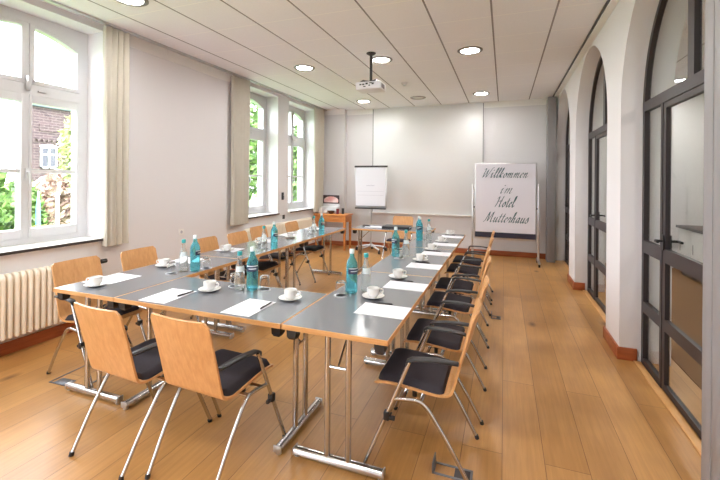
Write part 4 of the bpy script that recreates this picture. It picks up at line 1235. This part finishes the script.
for yy in (0.55, 3.2, 5.9):
    fr = MB().box(0.0, 0.08, yy, yy + 0.10, 3.1, 4.5).box(0.0, 0.08, yy + 0.9, yy + 1.0, 3.1, 4.5).box(0.0, 0.08, yy + 0.45, yy + 0.55, 3.1, 4.5).box(0.0, 0.08, yy, yy + 1.0, 3.1, 3.22).box(0.0, 0.08, yy, yy + 1.0, 4.4, 4.5).box(0.0, 0.08, yy, yy + 1.0, 3.95, 4.05).build('window_frame', M['window_white'], t, smooth=0)
    MB().box(0.0, 0.03, yy + 0.05, yy + 0.95, 3.15, 4.45).build('pane', M['lens'], fr, smooth=0)
    MB().prism([(yy - 0.05, 4.5)] + [(yy + 0.5 + 0.55 * math.cos(PI - PI * k / 10), 4.5 + 0.16 * math.sin(PI - PI * k / 10)) for k in range(1, 10)] + [(yy + 1.05, 4.5)], 'X', 0.0, 0.06).build('lintel_arch', M['radiator'], fr, smooth=0)
    MB().box(0.0, 0.06, yy - 0.05, yy + 1.0, 5.5, 5.95).build('blind_panel', M['brick'], t, smooth=0)

def foliage(name, label, cat, loc, rad, n, mat, seed, leaf=0.16, trunk=0.0, group=None):
    rnd = random.Random(seed)
    t = thing(name, label, cat, loc, group=group)
    m = MB(); bm = m.bm
    for k in range(n):
        while True:
            p = Vector((rnd.uniform(-1, 1), rnd.uniform(-1, 1), rnd.uniform(-1, 1)))
            if 0.35 < p.length < 1.0 + 0.12 * math.sin(7 * p.x + seed) * math.cos(6 * p.y): break
        c = Vector((p.x * rad[0], p.y * rad[1], trunk + rad[2] + p.z * rad[2]))
        q = Vector((rnd.gauss(0, 1), rnd.gauss(0, 1), rnd.gauss(0, 1))).normalized()
        u = q.orthogonal().normalized(); v = q.cross(u)
        s = leaf * rnd.uniform(0.6, 1.3)
        bm.faces.new([bm.verts.new(c + u * s), bm.verts.new(c + v * s * 0.5), bm.verts.new(c - u * s), bm.verts.new(c - v * s * 0.5)])
    m.build('leaves', M[mat], t, smooth=0)
    if True:
        tr = MB().tube([(0, 0, -0.02), (0.03, 0.02, trunk * 0.5 + 0.1), (0.0, 0.0, trunk + rad[2])], [0.10 + 0.02 * trunk, 0.08, 0.03], 8)
        for k in range(4):
            a = k * 1.7
            tr.tube([(0, 0, trunk * 0.8 + 0.1), (0.4 * rad[0] * math.cos(a), 0.4 * rad[1] * math.sin(a), trunk + rad[2])], [0.05, 0.015], 6)
        tr.build('trunk', M['bark'], t)
foliage('garden_shrub', 'green shrub seen through the left half of the nearest window', 'shrub', (-11.5, 4.6, GZ), (1.4, 1.5, 1.45), 2600, 'leaf', 1, 0.15)
foliage('garden_shrub', 'green shrub behind the blue parasol outside the nearest window', 'shrub', (-14.4, 7.2, GZ), (1.4, 1.1, 1.25), 2600, 'leaf', 2, 0.15)
foliage('garden_shrub', 'pinkish-leaved shrub before the brick building', 'shrub', (-18.5, 11.9, GZ), (1.2, 1.5, 1.45), 2400, 'leaf_pink', 3, 0.15)
foliage('garden_tree', 'pale tree to the right of the brick building', 'tree', (-13.5, 9.3, GZ), (0.75, 0.75, 1.7), 1900, 'leaf_pale', 4, 0.13, 1.75)
foliage('garden_shrub', 'low pale shrub at the bottom of the nearest window', 'shrub', (-9.0, 5.4, GZ), (0.8, 1.3, 0.75), 1500, 'leaf_pale', 5, 0.10)
foliage('garden_tree', 'tall green tree outside the far windows', 'tree', (-10.5, 12.6, GZ), (1.9, 1.9, 2.5), 3600, 'leaf', 6, 0.2, 1.2)
foliage('garden_tree', 'green tree left of the far windows, behind the curtain edge', 'tree', (-9.4, 17.0, GZ), (1.7, 1.7, 2.3), 3000, 'leaf', 7, 0.2, 0.8)
t = thing('garden_parasol', 'closed light blue parasol standing in the garden outside the nearest window', 'parasol', (-9.9, 5.72, GZ))
MB().tube([(0, 0, 0.0), (0, 0, 2.2)], 0.02, 10).build('pole', M['alu'], t)
MB().lathe([(0.03, 0.6), (0.05, 0.7), (0.048, 1.4), (0.04, 1.9), (0.02, 2.05), (0.0, 2.06)], 14).build('cloth', M['blue_cloth'], t)
MB().lathe([(0.2, 0), (0.2, 0.05), (0.04, 0.09), (0.03, 0.2)], 18).build('base', M['anthracite'], t)
t = thing('garden_post', 'slim white post in the garden right of the blue parasol', 'post', (-9.9, 6.12, GZ))
MB().tube([(0, 0, 0.0), (0, 0, 2.1)], [0.05, 0.035], 10).build('shaft', M['trim_white'], t)
MB().lathe([(0.05, 2.1), (0.06, 2.13), (0.0, 2.18)], 12).build('cap', M['trim_white'], t)
